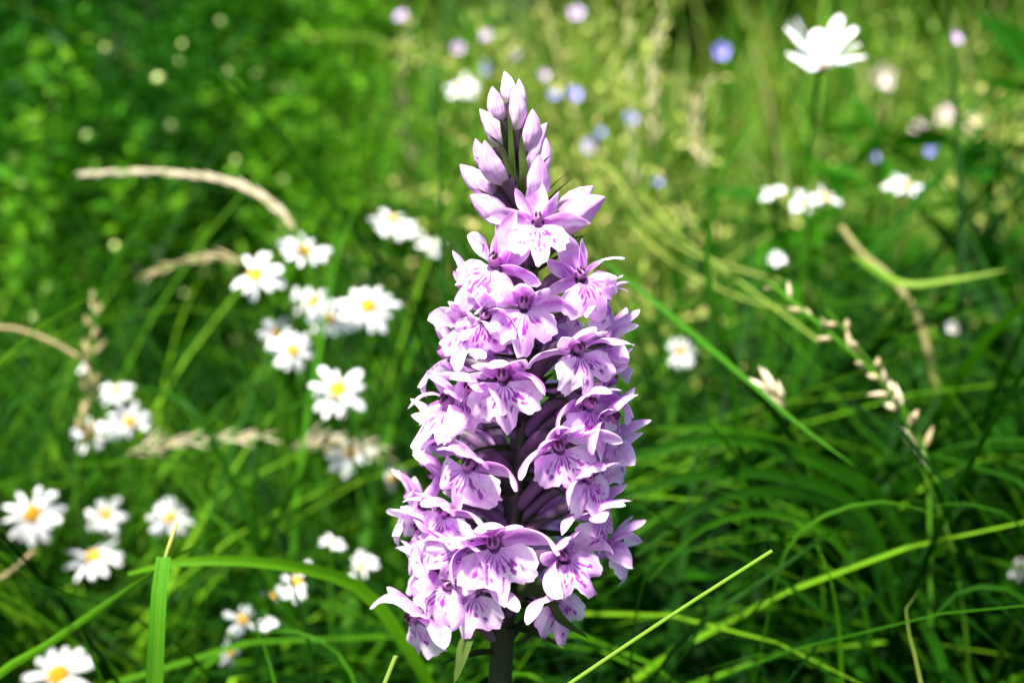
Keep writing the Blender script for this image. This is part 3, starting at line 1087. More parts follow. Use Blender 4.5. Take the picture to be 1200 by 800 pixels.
FLATP = lambda t: np.interp(t, [0, 0.2, 0.55, 0.8, 0.95, 1], [0.55, 1.0, 0.95, 0.72, 0.45, 0.2])
CUTP = lambda t: np.interp(t, [0, 0.4, 0.9, 1], [0.7, 1.0, 0.85, 0.7])
blade([(181, 830, 1.06), (184, 740, 1.04), (187, 690, 1.04), (192, 652, 1.05)], 25, 'broad sharp bright green grass blade with a blunt tip', 'bright', 0.36, side=(1, -0.05, 0), fold=0.25, prof=CUTP)
stalk([(190, 668, 1.062), (198, 640, 1.06), (207, 614, 1.075)], 5, 'thin yellowish dried curl at the tip of the broad blade', 'gold', 0.55, cat='dry curl', ground=False)
blade([(-30, 815, 1.2), (60, 752, 1.2), (150, 690, 1.2), (240, 632, 1.25), (300, 600, 1.35)], 15, 'thin leaf running diagonally behind the broad sharp blade', 'grass', 0.74, side=(0.5, 0.2, 0.85))
blade([(520, 850, 1.34), (478, 760, 1.3), (420, 688, 1.27), (320, 660, 1.22), (215, 658, 1.2), (150, 672, 1.22)], 23, 'long arching green leaf bending down to the ground by the orchid', 'grass', 0.80, side=(0.15, 0.35, 0.95), prof=FLATP)
stalk([(560, 880, 0.97), (640, 820, 0.965), (698, 780, 0.96), (800, 712, 0.95), (905, 645, 0.945)], 7, 'straight pale grey green stalk leaning diagonally out of the orchid base', 'bright', 0.68)
stalk([(446, 830, 1.0), (452, 795, 1.0), (464, 768, 1.0)], 8, 'short pale cut stalk under the lowest orchid flower', 'bright', 0.75)
blade([(740, 860, 1.3), (790, 760, 1.25), (930, 655, 1.25), (1010, 600, 1.3)], 15, 'dark broad leaf parallel to the straight pale stalk', 'grass', 0.42, side=(0.3, 0.5, 0.8))
blade([(700, 300, 1.55), (788, 371, 1.5), (870, 440, 1.4), (940, 500, 1.35), (1006, 549, 1.3)], 8, 'bright leaf slanting down across the seed stalk to a sharp tip', 'bright', 0.22, side=(0.5, 0.4, 0.7), ground=False)
RL = ['widest dark leaf of the fan arching toward the orchid', 'long dark leaf lying along the top of the fan', 'dark leaf of the fan with its tip drooping most', 'higher green leaf above the fan beside the orchid', 'narrow lighter leaf underneath the fan']
fan = [
    ([(1050, 720, 1.5), (1010, 600, 1.48), (900, 555, 1.42), (800, 560, 1.38), (720, 585, 1.36)], 24, 0.36),
    ([(1060, 730, 1.55), (1030, 590, 1.5), (930, 530, 1.46), (830, 515, 1.42), (730, 540, 1.4)], 26, 0.42),
    ([(1040, 740, 1.5), (1000, 610, 1.46), (920, 575, 1.4), (830, 590, 1.36), (745, 650, 1.33)], 22, 0.30),
    ([(1080, 740, 1.6), (1050, 600, 1.58), (960, 540, 1.55), (870, 505, 1.5), (770, 500, 1.48)], 22, 0.48),
    ([(1020, 760, 1.45), (985, 640, 1.42), (900, 600, 1.38), (820, 620, 1.34), (760, 680, 1.3)], 16, 0.5),
]
for (pts, w, tn), lab in zip(fan, RL):
    blade(pts, w, lab, 'grass', tn + 0.12, protect=False, side=(0.15, 0.45, 0.9), group='fan of dark arching leaves', prof=FLATP)
blade([(900, 720, 1.3), (930, 630, 1.27), (985, 596, 1.25), (1045, 588, 1.25), (1122, 614, 1.27)], 13, 'bright narrow leaf arching with a pale drooping tip over dark grass', 'grass', 0.66, side=(0.1, 0.6, 0.8))
blade([(985, 760, 1.3), (978, 700, 1.28), (966, 655, 1.27), (950, 632, 1.28), (938, 640, 1.29)], 13, 'short light green leaf folded over at its top', 'grass', 0.7, side=(0.9, -0.3, 0.1))
blade([(1290, 640, 1.5), (1230, 560, 1.5), (1150, 540, 1.5), (1080, 570, 1.5)], 12, 'slim green leaf entering level over the dark tuft', 'grass', 0.6, side=(0.1, 0.6, 0.8))
blade([(1290, 610, 1.6), (1240, 525, 1.6), (1130, 520, 1.6), (1040, 560, 1.55)], 14, 'green leaf arching low over a slim level leaf', 'grass', 0.52, side=(0.1, 0.6, 0.8))
blade([(1240, 740, 1.35), (1190, 610, 1.33), (1120, 590, 1.32), (1060, 600, 1.3)], 12, 'leaf bowing toward the folded light green one', 'grass', 0.55, side=(0.1, 0.6, 0.8))
blade([(1250, 850, 1.3), (1200, 700, 1.3), (1130, 690, 1.3), (1080, 740, 1.3)], 22, 'wide leaf drooping over the lowest shaded grass', 'grass', 0.48, side=(0.1, 0.6, 0.8))
blade([(1090, 860, 1.25), (1075, 780, 1.25), (1062, 710, 1.25), (1078, 690, 1.25)], 10, 'short yellowing blade curling in the dark grass', 'bright', 0.8, side=(0.9, -0.3, 0.2))
blade([(745, 900, 1.2), (740, 760, 1.25), (752, 690, 1.28), (772, 630, 1.3)], 9, 'upright thin blade beside the orchid lower petals', 'grass', 0.6, side=(0.9, -0.3, 0))
blade([(862, 470, 1.5), (834, 350, 1.45), (828, 290, 1.45), (848, 205, 1.45), (897, 118, 1.5)], 13, 'tall curved blade rising alone toward the large white flower', 'grass', 0.62, side=(0.9, -0.3, 0.1))
blade([(930, 520, 1.6), (870, 440, 1.55), (840, 380, 1.5), (826, 330, 1.5)], 24, 'dark broad blade at the foot of the tall curved blade', 'grass', 0.32, side=(0.9, -0.3, 0.3))
blade([(1000, 300, 1.9), (1060, 332, 1.8), (1120, 327, 1.8), (1185, 315, 1.8)], 9, 'pale thin leaf lying level across the grass beyond the seed stalk', 'bright', 0.75, side=(0.1, 0.6, 0.8), ground=False)
blade([(520, 520, 1.6), (519, 350, 1.6), (516, 200, 1.62), (512, 60, 1.66)], 11, 'upright dark stem standing behind the orchid buds', 'grass', 0.45, side=(0.9, -0.3, 0))
blade([(380, 860, 1.35), (366, 770, 1.35), (330, 640, 1.37), (298, 540, 1.4), (282, 490, 1.42)], 9, 'dark slender stem leaning across the lower daisies', 'grass', 0.12, side=(0.9, -0.3, 0))
blade([(300, 560, 1.8), (305, 470, 1.8), (262, 410, 1.8), (232, 350, 1.85)], 12, 'green blade leaning behind the daisies toward dark undergrowth', 'grass', 0.4, side=(0.9, -0.3, 0.2))
blade([(350, 560, 1.9), (380, 380, 1.9), (395, 300, 1.9), (430, 215, 1.95)], 10, 'light blade slanting up between two daisies', 'bright', 0.3, side=(0.9, -0.3, 0.2))
blade([(440, 620, 1.8), (400, 470, 1.8), (330, 480, 1.75), (270, 500, 1.7), (200, 560, 1.7)], 13, 'green leaf sweeping low past the upright daisy stem', 'grass', 0.6, side=(0.1, 0.6, 0.8))
blade([(430, 860, 1.3), (400, 770, 1.3), (350, 740, 1.3), (290, 742, 1.3)], 13, 'light green leaf arching low beneath the ragged daisy', 'bright', 0.3, side=(0.1, 0.6, 0.8))
blade([(330, 860, 1.25), (320, 790, 1.25), (300, 735, 1.25), (280, 705, 1.25)], 13, 'bright green blade below the daisies in the dark grass', 'bright', 0.2, side=(0.9, -0.3, 0.3))
blade([(300, 640, 1.7), (270, 560, 1.7), (225, 480, 1.7), (170, 455, 1.75), (110, 470, 1.8)], 15, 'blade arching behind the tight clump of daisies', 'grass', 0.5, side=(0.2, 0.6, 0.7))
blade([(-60, 560, 1.8), (20, 470, 1.8), (80, 450, 1.8), (140, 480, 1.8)], 16, 'broad green blade reaching in under the tight daisy clump', 'grass', 0.5, side=(0.2, 0.6, 0.7))
blade([(-40, 430, 1.9), (30, 412, 1.9), (90, 430, 1.9)], 12, 'blade over the brown bent stem reaching in level', 'grass', 0.6, side=(0.2, 0.6, 0.7))
blade([(110, 460, 2.0), (120, 340, 2.0), (180, 240, 2.0), (250, 170, 2.05)], 11, 'blurred blade rising toward the arching cream seed head', 'grass', 0.55, side=(0.9, -0.3, 0.2))
blade([(290, 640, 1.6), (230, 590, 1.6), (200, 545, 1.6), (120, 500, 1.62)], 9, 'narrow blade crossing under the feathery plume', 'grass', 0.65, side=(0.2, 0.6, 0.7))
stalk([(-60, 400, 1.9), (0, 383, 1.9), (50, 395, 1.9), (92, 418, 1.9)], 7, 'brown bent dry stem drooping toward the tight daisy clump', 'straw', 0.2, group='dry stems')
stalk([(740, 232, 2.2), (800, 280, 2.0), (880, 340, 1.9), (960, 400, 1.8)], 5, 'yellow green bent stem leaning down behind the seed stalk', 'gold', 0.32, group='dry stems')
stalk([(720, 260, 2.3), (790, 310, 2.1), (870, 350, 2.0), (930, 365, 1.95)], 4, 'thin golden stem crossing beside a bent yellow green one', 'gold', 0.4, group='dry stems')
stalk([(700, 190, 2.4), (760, 265, 2.3), (820, 300, 2.2), (915, 330, 2.1)], 4, 'pale golden stem, upper one of the bent bundle', 'gold', 0.5, group='dry stems')
stalk([(1075, 372, 2.0), (1042, 324, 2.0), (1010, 298, 2.0), (985, 265, 2.0)], 11, 'pale dry stem slanting under the white flowers', 'bright', np.repeat(np.interp(np.linspace(0, 1, 44), [0, 0.68, 0.80, 1], [0.15, 0.2, 0.98, 1.05]), 8), group='dry stems', protect=False)
stalk([(-20, 690, 1.6), (10, 672, 1.6), (40, 645, 1.6)], 8, 'short reddish dry stem beside the long petalled daisy', 'straw', 0.12, group='dry stems')


# ---- seed heads: a stalk with spikelets along its end
def spikelet(p, d, L, W, r):
    d = np.asarray(d, float)
    d = d / np.linalg.norm(d)
    n = 6
    P = np.asarray(p)[None] + d[None] * np.linspace(0, L, n)[:, None]
    return tube(P, 0.5 * W * np.array([0.3, 0.85, 1.0, 0.8, 0.45, 0.05]), 6)


def seed_head(pts, head_from, nsp, L, W, label, tint=0.6, wst=4, spread=0.5, ground=True, mat='straw', stuffy=True, cat='seed head', seed=1, rows=3):
    r = np.random.default_rng(seed)
    Wp = [at(x, y, k) for x, y, k in pts]
    P = curve_pts(rooted(Wp) if ground else Wp, 120)
    b = P[0]
    o = empty('seed_head', b, label, cat, 'grass seed heads')
    v, f, uv = tube(P, np.linspace(1.15, 0.6, 120) * 0.5 * wst * KPX * pts[0][2] * DIST, 6)
    Geo().add(v, f, uv, tint=0.45).obj('stalk', M['bright'], o, b)
    T, X, Y = frames(P)
    fi = max(0.0, head_from * (len(pts) + 1) - 2)
    ia = min(int(fi), len(Wp) - 2)
    hs = Wp[ia] + (Wp[ia + 1] - Wp[ia]) * (fi - ia)
    i0 = int(np.argmin(np.linalg.norm(P - hs, axis=1)))
    for j in range(nsp):
        x = i0 + (119 - i0) * (j + r.uniform(0, 0.6)) / nsp
        i = min(118, int(x))
        a = j * 2.4
        side = math.cos(a) * X[i] + math.sin(a) * Y[i]
        s = 1.0 - 0.35 * (j / nsp)
        v, f, uv = spikelet(P[i] + side * W * 0.25, T[i] + side * spread * r.uniform(0.6, 1.3), L * s * r.uniform(0.8, 1.15), W * s, r)
        Geo().add(v, f, uv, tint=float(np.clip(tint + r.uniform(-0.2, 0.25), 0, 1))).obj('spikelet', M[mat], o, P[i])
    for x, y, k in pts:
        PROTECT.append((x, y, 12, k * DIST))


seed_head([(372, 520, 2.05), (368, 330, 1.95), (345, 268, 1.95), (290, 222, 1.95), (200, 203, 1.97), (95, 204, 2.0)], 0.56, 60, 9 * mm, 1.35 * mm, 'long arching cream seed head bowing over the daisies', 0.9, 5, 0.14, seed=3)
seed_head([(330, 520, 2.1), (318, 330, 2.0), (270, 303, 2.0), (215, 308, 2.0), (165, 326, 2.0)], 0.62, 22, 8 * mm, 1.3 * mm, 'drooping straw coloured seed head beneath the arching cream one', 0.42, 5, 0.25, seed=4)
seed_head([(60, 640, 1.9), (110, 560, 1.85), (180, 523, 1.8), (250, 515, 1.8), (318, 512, 1.8)], 0.6, 26, 11 * mm, 1.0 * mm, 'pale feathery grass plume lying level under the daisies', 0.85, 3, 0.35, seed=5)
seed_head([(270, 600, 2.0), (310, 545, 2.0), (360, 520, 2.0), (420, 522, 2.0), (452, 528, 2.0)], 0.6, 24, 11 * mm, 1.1 * mm, 'wispy cream plume leaning toward the orchid', 0.78, 3, 0.6, seed=6)
seed_head([(90, 560, 1.95), (103, 480, 1.95), (108, 410, 1.95), (112, 340, 1.97)], 0.5, 18, 7 * mm, 3.0 * mm, 'upright brownish seed head behind the tight daisy clump', 0.35, 4, 0.6, seed=8)
seed_head([(1090, 640, 1.5), (1080, 520, 1.48), (1030, 445, 1.46), (960, 380, 1.46), (900, 330, 1.5)], 0.45, 17, 6.5 * mm, 1.9 * mm, 'green stalk strung with beige seed pods slanting across dark grass', 0.62, 8, 0.9, seed=9)
seed_head([(1120, 660, 1.5), (1085, 560, 1.48), (1050, 470, 1.46), (1000, 400, 1.46), (968, 362, 1.46)], 0.55, 12, 4.5 * mm, 2.4 * mm, 'thin stalk with few round tan seeds beside the longer seed stalk', 0.5, 5, 1.0, seed=10)
seed_head([(950, 560, 1.45), (930, 500, 1.42), (912, 468, 1.4), (894, 446, 1.4)], 0.74, 8, 8 * mm, 2.4 * mm, 'single pale oval seed spike over the slanting bright leaf', 0.8, 4, 0.3, seed=12)
seed_head([(590, 330, 4.4), (490, 200, 4.3), (470, 110, 4.2), (480, 20, 4.2)], 0.6, 24, 10 * mm, 2.4 * mm, 'far blurred straw seed head beside the sunlit grass', 0.6, 3, 0.5, seed=13)
seed_head([(770, 320, 3.2), (768, 180, 3.1), (765, 90, 3.1), (778, 5, 3.1)], 0.6, 20, 10 * mm, 2.2 * mm, 'tall pale seed head against the dark gap in the hedge', 0.66, 4, 0.35, seed=14)
seed_head([(740, 300, 3.3), (742, 180, 3.2), (738, 80, 3.2), (736, -20, 3.2)], 0.5, 20, 10 * mm, 2.2 * mm, 'upright straw seed head near the deep blue wildflower', 0.6, 4, 0.3, seed=15)
seed_head([(840, 330, 3.0), (830, 210, 2.9), (815, 140, 2.9), (830, 92, 2.9)], 0.62, 16, 10 * mm, 2.6 * mm, 'pinkish straw seed head beyond the tall curved blade', 0.5, 4, 0.5, seed=16)


# ------------------------------------------------------------------ leafy herbs, golden sprays and bushes
def leaflets(C, L, W, r, up=0.4, tint=None, dirs=None):
    """Many small folded leaves: centres C (n,3)."""
    n = len(C)
    D = r.normal(size=(n, 3)) if dirs is None else dirs + 0.5 * r.normal(size=(n, 3))
    D[:, 2] += 0.2
    D /= np.linalg.norm(D, axis=1)[:, None]
    Nn = r.normal(size=(n, 3)) + np.array([0, 0, up * 3])
    S = np.cross(D, Nn)
    S /= np.linalg.norm(S, axis=1)[:, None] + 1e-9
    Q = np.cross(S, D)
    L = np.broadcast_to(L, (n,))[:, None]
    W = np.broadcast_to(W, (n,))[:, None] * 0.5
    a = C - D * L * 0.5
    m1 = C + Q * W * 0.35
    e = C + D * L * 0.5 - Q * L * 0.12
    l_, r_ = C - S * W - D * L * 0.05, C + S * W - D * L * 0.05
    m1 = m1 - Q * W * 0.7
    V = np.stack([a, l_, m1, r_, e], 1).reshape(-1, 3)
    base = (np.arange(n) * 5)[:, None]
    F = np.concatenate([base + np.array([[0, 2, 1]]), base + np.array([[1, 2, 4]]), base + np.array([[0, 3, 2]]), base + np.array([[2, 3, 4]])], 1).reshape(-1, 3)
    uv = np.tile(np.array([[0.5, 0], [0, 0.5], [0.5, 0.5], [1, 0.5], [0.5, 1]]), (n, 1))
    t = np.repeat(np.clip(r.uniform(0.1, 0.9, n) if tint is None else tint + r.uniform(-0.25, 0.25, n), 0, 1), 5)
    return V, F, uv, t


def herb(x, y, H, Rr, nst, nlf, lsize, label, group, mat='herb', tint=0.45, seed=0, name='leafy_herb', cat='plant', buds=0, aspect=0.45, low=0.15):
    r = np.random.default_rng(seed)
    b = np.array([x, y, gz(x, y)])
    o = empty(name, b, label, cat, group)
    sg = Geo()
    C, Dr = [], []
    per = nlf // nst
    for k in range(nst):
        a = r.uniform(0, 6.28)
        rr = Rr * math.sqrt(r.uniform(0, 1))
        h = H * r.uniform(0.72, 1.08) * (1 - 0.35 * (rr / Rr) ** 2)
        tip = b + np.array([math.cos(a) * rr, math.sin(a) * rr, h])
        P = curve_pts([b + np.array([math.cos(a), math.sin(a), 0]) * 0.012, b + (tip - b) * np.array([0.45, 0.45, 0.5]), tip], 12)
        v, f, uv = tube(P, np.linspace(1.0, 0.35, 12) * (0.0016 + 0.0016 * H), 5)
        sg.add(v, f, uv, tint=0.35)
        t = low + (1 - low) * r.uniform(0, 1, per) ** 0.8
        idx = t * 11
        i = np.minimum(idx.astype(int), 10)
        p = P[i] + (P[i + 1] - P[i]) * (idx - i)[:, None]
        an = r.uniform(0, 6.28, per)
        out = np.stack([np.cos(an), np.sin(an), r.uniform(-0.2, 0.6, per)], 1)
        spread = (lsize * 0.5 + Rr * 0.30 * (1 - t * 0.6) * r.uniform(0.1, 1, per))[:, None]
        C.append(p + out * spread)
        Dr.append(out)
    sg.obj('stem', M[mat], o, b)
    C, Dr = np.vstack(C), np.vstack(Dr)
    L = lsize * r.uniform(0.6, 1.4, len(C))
    V, F, uv, t = leaflets(C, L, L * aspect, r, tint=tint, dirs=Dr)
    lf = build('foliage', V, F, M[mat], o, b, uv, t)
    lf['kind'] = 'stuff'
    if buds:  # small pale balls stand in for sun glints on the foliage
        g = Geo()
        for c in C[r.choice(len(C), buds, replace=False)]:
            v, f = ellipsoid((0, 0, 0), 1, 1, 1, 7, 5)
            g.add(v * r.uniform(0.0022, 0.0042) + c + r.normal(size=3) * 0.012, f)
        bo = g.obj('bud_glint_cluster', M['pale'], o, b)
        bo['kind'] = 'stuff'
    return o


HG = 'leafy herbs behind the daisies'
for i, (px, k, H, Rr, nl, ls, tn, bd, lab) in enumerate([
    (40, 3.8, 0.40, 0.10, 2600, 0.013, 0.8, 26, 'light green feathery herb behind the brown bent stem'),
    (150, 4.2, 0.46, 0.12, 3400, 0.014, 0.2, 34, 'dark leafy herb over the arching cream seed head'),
    (265, 4.6, 0.44, 0.12, 3200, 0.014, 0.45, 34, 'leafy herb with scattered pale painted glints above the cream seed head'),
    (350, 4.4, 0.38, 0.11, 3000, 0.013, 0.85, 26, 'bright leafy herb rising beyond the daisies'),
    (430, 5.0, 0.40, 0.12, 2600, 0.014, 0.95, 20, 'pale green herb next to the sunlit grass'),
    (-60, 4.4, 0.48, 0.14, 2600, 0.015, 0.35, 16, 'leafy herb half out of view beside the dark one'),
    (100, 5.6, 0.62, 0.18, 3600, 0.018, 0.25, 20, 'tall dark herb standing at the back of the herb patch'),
    (250, 6.0, 0.62, 0.18, 3600, 0.018, 0.40, 24, 'tall leafy herb with yellowish painted glints at the back of the patch'),
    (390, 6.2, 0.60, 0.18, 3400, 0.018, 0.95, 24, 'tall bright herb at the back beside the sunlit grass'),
]):
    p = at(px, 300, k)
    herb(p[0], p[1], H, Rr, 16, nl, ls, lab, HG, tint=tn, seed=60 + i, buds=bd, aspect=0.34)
for i, (px, k, H, Rr, nl, ls, tn, lab) in enumerate([
    (975, 2.05, 0.27, 0.035, 90, 0.034, 0.45, 'leafy stem with narrow leaves under the large white flower'),
    (1085, 2.6, 0.29, 0.05, 70, 0.045, 0.15, 'dark broad leaved plant below the pale pink flowers'),
    (1165, 2.6, 0.385, 0.06, 160, 0.040, 0.30, 'dark green leafy plant with pointed leaves by the white lilac flower'),
    (1000, 3.4, 0.34, 0.06, 160, 0.036, 0.5, 'mid green leafy plant behind the white flowers'),
    (880, 3.0, 0.30, 0.05, 140, 0.034, 0.55, 'light green leafy plant beside the tall curved blade'),
    (1190, 2.0, 0.22, 0.05, 90, 0.036, 0.4, 'leafy plant in front of the pale thin leaf'),
    (930, 1.75, 0.20, 0.04, 60, 0.036, 0.5, 'low leafy plant around the slanting bright leaf'),
]):
    p = at(px, 400, k)
    herb(p[0], p[1], H, Rr, 6, nl, ls, lab, 'broad leaved plants among the grass', tint=tn, seed=160 + i, aspect=0.30)


def spray(px, py, k, H, label, seed, n=260, size=0.0065, tint=0.6, wide=0.07):
    """Golden flower spray: branching wiry stems with tiny buds."""
    r = np.random.default_rng(seed)
    top = at(px, py, k)
    b = np.array([top[0] + r.uniform(-0.03, 0.03), top[1] + 0.03, 0.0])
    b[2] = gz(b[0], b[1])
    o = empty('flower_spray', b, label, 'flower spray', 'golden sprays behind the orchid')
    g, C = Geo(), []
    P = curve_pts([b, b + (top - b) * 0.5 + np.array([0.01, 0, 0]), top], 20)
    g.add(*tube(P, np.linspace(1.5, 0.6, 20) * mm, 5), tint=0.3)
    for j in range(16):
        i = int(r.uniform(8, 19))
        e = P[i] + np.array([r.normal() * wide, r.normal() * wide * 0.7, r.uniform(0.0, wide)])
        Q = curve_pts([P[i], 0.5 * (P[i] + e) + np.array([0, 0, 0.012]), e], 8)
        g.add(*tube(Q, np.linspace(0.9, 0.4, 8) * mm, 4), tint=0.35)
        for q in range(n // 16):
            C.append(Q[int(r.uniform(2, 8))] + r.normal(size=3) * 0.008)
    g.obj('stem', M['gold'], o, b)
    V, F, uv, t = leaflets(np.array(C), r.uniform(0.6, 1.6, len(C)) * size, size * 0.7, r, tint=tint)
    bo = build('bud_glint_cluster', V, F, M['gold'], o, b, uv, t)
    bo['kind'] = 'stuff'


for i, (px, py, k, lab, tn) in enumerate([
    (610, 60, 3.7, 'golden spray directly behind the orchid tip', 0.5),
    (690, 70, 3.5, 'golden spray among the blue wildflowers', 0.62),
    (740, 210, 3.0, 'brownish golden spray rising behind the bent stems', 0.7),
    (560, 30, 4.0, 'golden spray beside dark brown stems', 0.55),
    (660, 30, 4.2, 'golden spray beneath the highest lilac wildflower', 0.45),
    (780, 260, 2.8, 'low golden spray over the bent yellow stems', 0.6),
    (720, 120, 3.8, 'golden spray by the deep blue wildflower', 0.45),
    (1130, 110, 4.0, 'sunny yellow spray by the cream pink flower', 0.6),
    (1180, 170, 3.8, 'pale yellow spray in the sunny grass', 0.7),
    (1050, 60, 4.6, 'far yellow green spray behind the pinkish bloom', 0.45),
]):
    spray(px, py, k, 0.3, lab, 700 + i, tint=tn)

# bushes that close the view behind the meadow
BG_ = 'bushes along the far edge of the meadow'
for i, (x, y, H, tn, mat, lab) in enumerate([
    (-2.1, 2.6, 1.35, 0.45, 'herb', 'dark green bush at the outer edge of the herb patch'),
    (-1.15, 2.5, 1.25, 0.25, 'herb', 'dense dark green bush behind the tall herbs'),
    (-0.45, 2.9, 1.25, 1.0, 'herb', 'bright green bush behind the sunlit grass'),
    (0.35, 3.1, 1.30, 0.40, 'bright', 'mid green bush behind the golden sprays'),
    (0.85, 2.6, 1.20, 0.10, 'herb', 'bush tinted very dark as a shaded gap behind the tall pale seed head'),  # shade inside the hedge put into the leaf tint
    (1.45, 3.1, 1.35, 0.70, 'bright', 'yellow green bush behind the pink flowers'),
    (2.3, 2.8, 1.35, 0.55, 'bright', 'light green bush at the outer edge behind the leafy plant'),
    (3.4, 3.3, 1.6, 0.5, 'herb', 'wide green bush beyond the light green one'),
    (-3.3, 3.2, 1.6, 0.4, 'herb', 'wide dark bush beyond the outer dark green one'),
]):
    herb(x, y, H, 0.62, 26, 7000, 0.060, lab, BG_, mat=mat, tint=tn, seed=260 + i, name='bush', cat='bush', aspect=0.5, low=0.02)

# ------------------------------------------------------------------ the mass of meadow grass
PROTECT.append((812, 82, 48, 2.2))      # opening in the tall grass in front of the darkest bush
PR = np.array(PROTECT)


def grass_mass(name, n, xr, yr, hr, wr, mat, label, seed, tint=(0.1, 0.95), curl=(0.2, 1.9), lean=(0.0, 0.5), nu=3, segs=8, guard=True, wedge=True, gaps=True):
    r = np.random.default_rng(seed)
    x = r.uniform(*xr, n)
    y = r.uniform(*yr, n) if yr[0] < 0 or not wedge else yr[0] + (yr[1] - yr[0]) * r.uniform(0, 1, n) ** 0.75
    if wedge:
        keep = np.abs(x) < 0.22 + 0.72 * np.maximum(0, y + 0.25)
        x, y = x[keep], y[keep]
    # clumps: grass stands thick in some spots and opens into gaps in others
    cl = 0.5 + 0.5 * np.array([noise.noise(Vector((a * 8, b * 8, 5))) for a, b in zip(x, y)]) * 1.7
    if gaps:
        keep = r.uniform(0, 1, len(x)) < np.clip((cl - 0.30) * 2.4, 0.08, 1)
        x, y, cl = x[keep], y[keep], cl[keep]
    # tufts
    tid = np.floor(x * 22).astype(int) * 7919 + np.floor(y * 22).astype(int) * 104729
    tf = ((np.sin(tid * 12.9898) * 43758.5453) % 1.0)
    n = len(x)
    h = r.uniform(*hr, n) * (0.7 + 0.5 * tf)
    w = r.uniform(*wr, n)
    az = tf * 6.28 + r.normal(size=n) * 1.2
    le = r.uniform(*lean, n)
    cu = r.uniform(*curl, n) ** 1.0
    t = np.linspace(0, 1, segs)
    ang = le[:, None] + cu[:, None] * t[None] ** 1.6
    ds = h[:, None] / (segs - 1)
    hz = np.concatenate([np.zeros((n, 1)), np.cumsum(np.sin(0.5 * (ang[:, 1:] + ang[:, :-1])) * ds, 1)], 1)
    vz = np.concatenate([np.zeros((n, 1)), np.cumsum(np.cos(0.5 * (ang[:, 1:] + ang[:, :-1])) * ds, 1)], 1)
    z0 = ground_z(x, y) - 0.012
    P = np.stack([x[:, None] + np.cos(az)[:, None] * hz, y[:, None] + np.sin(az)[:, None] * hz, z0[:, None] + vz], -1)
    ok = P[:, :, 2].min(1) > z0 - 0.01
    if guard:
        px, py, d = project(P.reshape(-1, 3))
        inside = (px > -60) & (px < 1260) & (py > -40) & (py < 860) & (d > 0)
        bad = (inside & (d < DIST * 1.13)) | (d < 0.06) | (inside & (d < DIST * 1.75) & (py < 330))
        for (cx, cyy, rr, dep) in PR:
            bad |= ((px - cx) ** 2 + (py - cyy) ** 2 < rr * rr) & (d < dep) & (d > 0)
        ok &= ~bad.reshape(n, segs).any(1)
    P, w, az, tf, cl = P[ok], w[ok], az[ok], tf[ok], cl[ok]
    n = len(P)
    tw = r.normal(size=n) * 0.5
    S = np.stack([-np.sin(az + tw), np.cos(az + tw), np.zeros(n)], 1)
    prof = np.clip(1 - t ** 2.4, 0.02, 1) ** 0.8 * np.minimum(1, 0.5 + 2 * t)
    T = np.gradient(P, axis=1)
    T /= np.linalg.norm(T, axis=2)[..., None] + 1e-9
    Nn = np.cross(np.broadcast_to(S[:, None], P.shape), T)
    u = np.linspace(-1, 1, nu)
    ww = 0.5 * w[:, None] * prof[None]
    V = P[:, :, None] + ww[..., None, None] * (u[None, None, :, None] * S[:, None, None] + 0.3 * (np.abs(u) - 0.5)[None, None, :, None] * Nn[:, :, None])
    per = segs * nu
    F = (grid_faces(nu, segs)[None] + (np.arange(n) * per)[:, None, None]).reshape(-1, 4)
    uv = np.tile(np.stack(np.meshgrid((u + 1) / 2, t), -1).reshape(-1, 2), (n, 1))
    tn = np.repeat(np.clip(tint[0] + (tint[1] - tint[0]) * (0.45 * r.uniform(0, 1, n) + 0.3 * ((tf * 7.3) % 1) + 0.25 * np.clip(cl * 1.6 - 0.3, 0, 1)), 0, 1), per)  # thin clumps get darker tints, painting the shade of the gaps
    tn = np.clip((tn - 0.5) * 1.45 + 0.46, 0, 1)  # widens the tint so lit and shaded blades differ in colour
    o = build(name, V.reshape(-1, 3), F, M[mat], None, (0, 0, 0), uv, tn)
    tag(o, label, 'grass', kind='stuff')


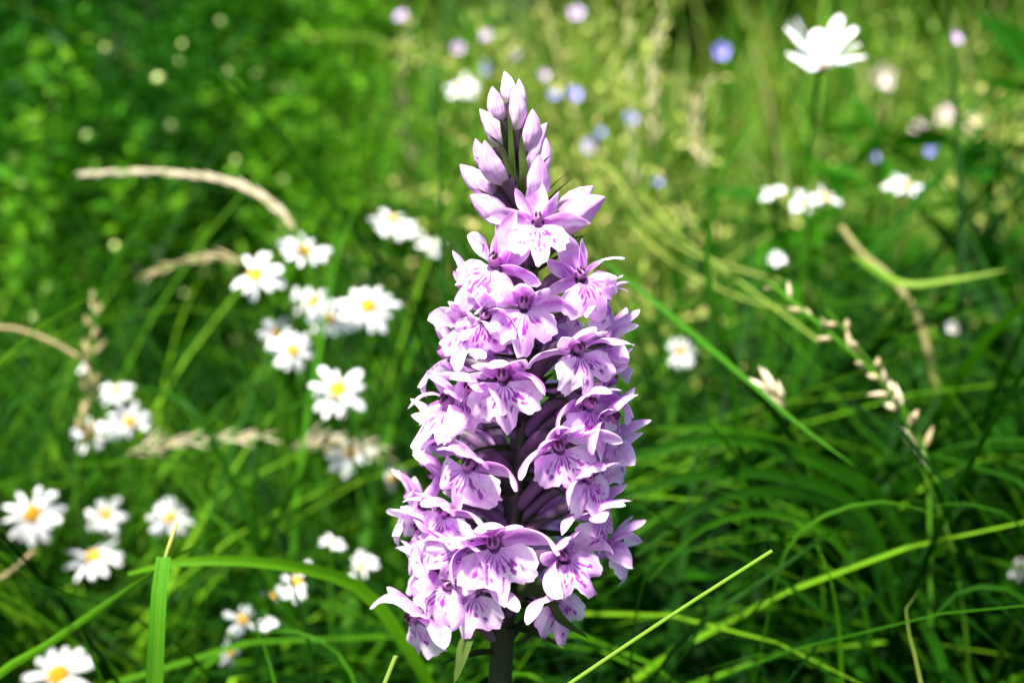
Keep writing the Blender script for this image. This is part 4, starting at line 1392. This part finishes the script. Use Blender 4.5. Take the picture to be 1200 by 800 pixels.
grass_mass('meadow_grass', 19000, (-0.9, 0.9), (0.03, 0.55), (0.13, 0.29), (0.0020, 0.0060), 'grass', 'dense green meadow grass behind and around the orchid', 1, tint=(0.0, 0.9), curl=(0.3, 2.2))
grass_mass('short_grass', 6000, (-0.75, 0.75), (0.02, 0.7), (0.07, 0.16), (0.0015, 0.0035), 'grass', 'short grass undergrowth tinted dark as the shade between the taller blades', 2, tint=(-0.1, 0.38), gaps=False)  # low tint range paints the shade deep in the grass
grass_mass('mid_grass', 13500, (-1.5, 1.5), (0.5, 1.4), (0.15, 0.32), (0.003, 0.0065), 'grass', 'thick mid green grass in the middle of the meadow', 3, tint=(0.1, 0.8))
grass_mass('sunny_grass', 6500, (-0.15, 1.6), (0.75, 2.2), (0.26, 0.56), (0.003, 0.007), 'bright', 'sunlit yellow green grass beyond the orchid', 4, tint=(0.2, 1.0), curl=(0.1, 1.2))  # sunlit look put into the brighter blade colours
grass_mass('far_grass', 15000, (-4.0, 4.0), (0.9, 3.6), (0.2, 0.5), (0.005, 0.012), 'grass', 'far green grass reaching back to the bushes', 5, tint=(0.1, 0.9), nu=2, segs=7, curl=(0.1, 1.3), wedge=False)
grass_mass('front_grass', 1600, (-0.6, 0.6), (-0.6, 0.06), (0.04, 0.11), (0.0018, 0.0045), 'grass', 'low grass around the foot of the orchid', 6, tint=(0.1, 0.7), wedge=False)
grass_mass('dry_grass', 260, (-0.7, 0.9), (0.4, 1.2), (0.14, 0.28), (0.0012, 0.0028), 'straw', 'scattered dry straw blades among the green grass', 7, tint=(0.0, 0.6))
grass_mass('near_grass', 4200, (0.02, 0.36), (0.045, 0.30), (0.24, 0.40), (0.0022, 0.0068), 'grass', 'taller arching grass close behind the orchid above the dark undergrowth', 8, tint=(0.0, 0.84), curl=(0.5, 2.4), lean=(0.0, 0.4), segs=12)
grass_mass('daisy_grass', 4500, (-0.36, 0.0), (0.05, 0.32), (0.22, 0.36), (0.0014, 0.0042), 'grass', 'thin arching grass around the daisies', 9, tint=(0.05, 0.98), curl=(0.5, 2.4), lean=(0.0, 0.4), segs=12)
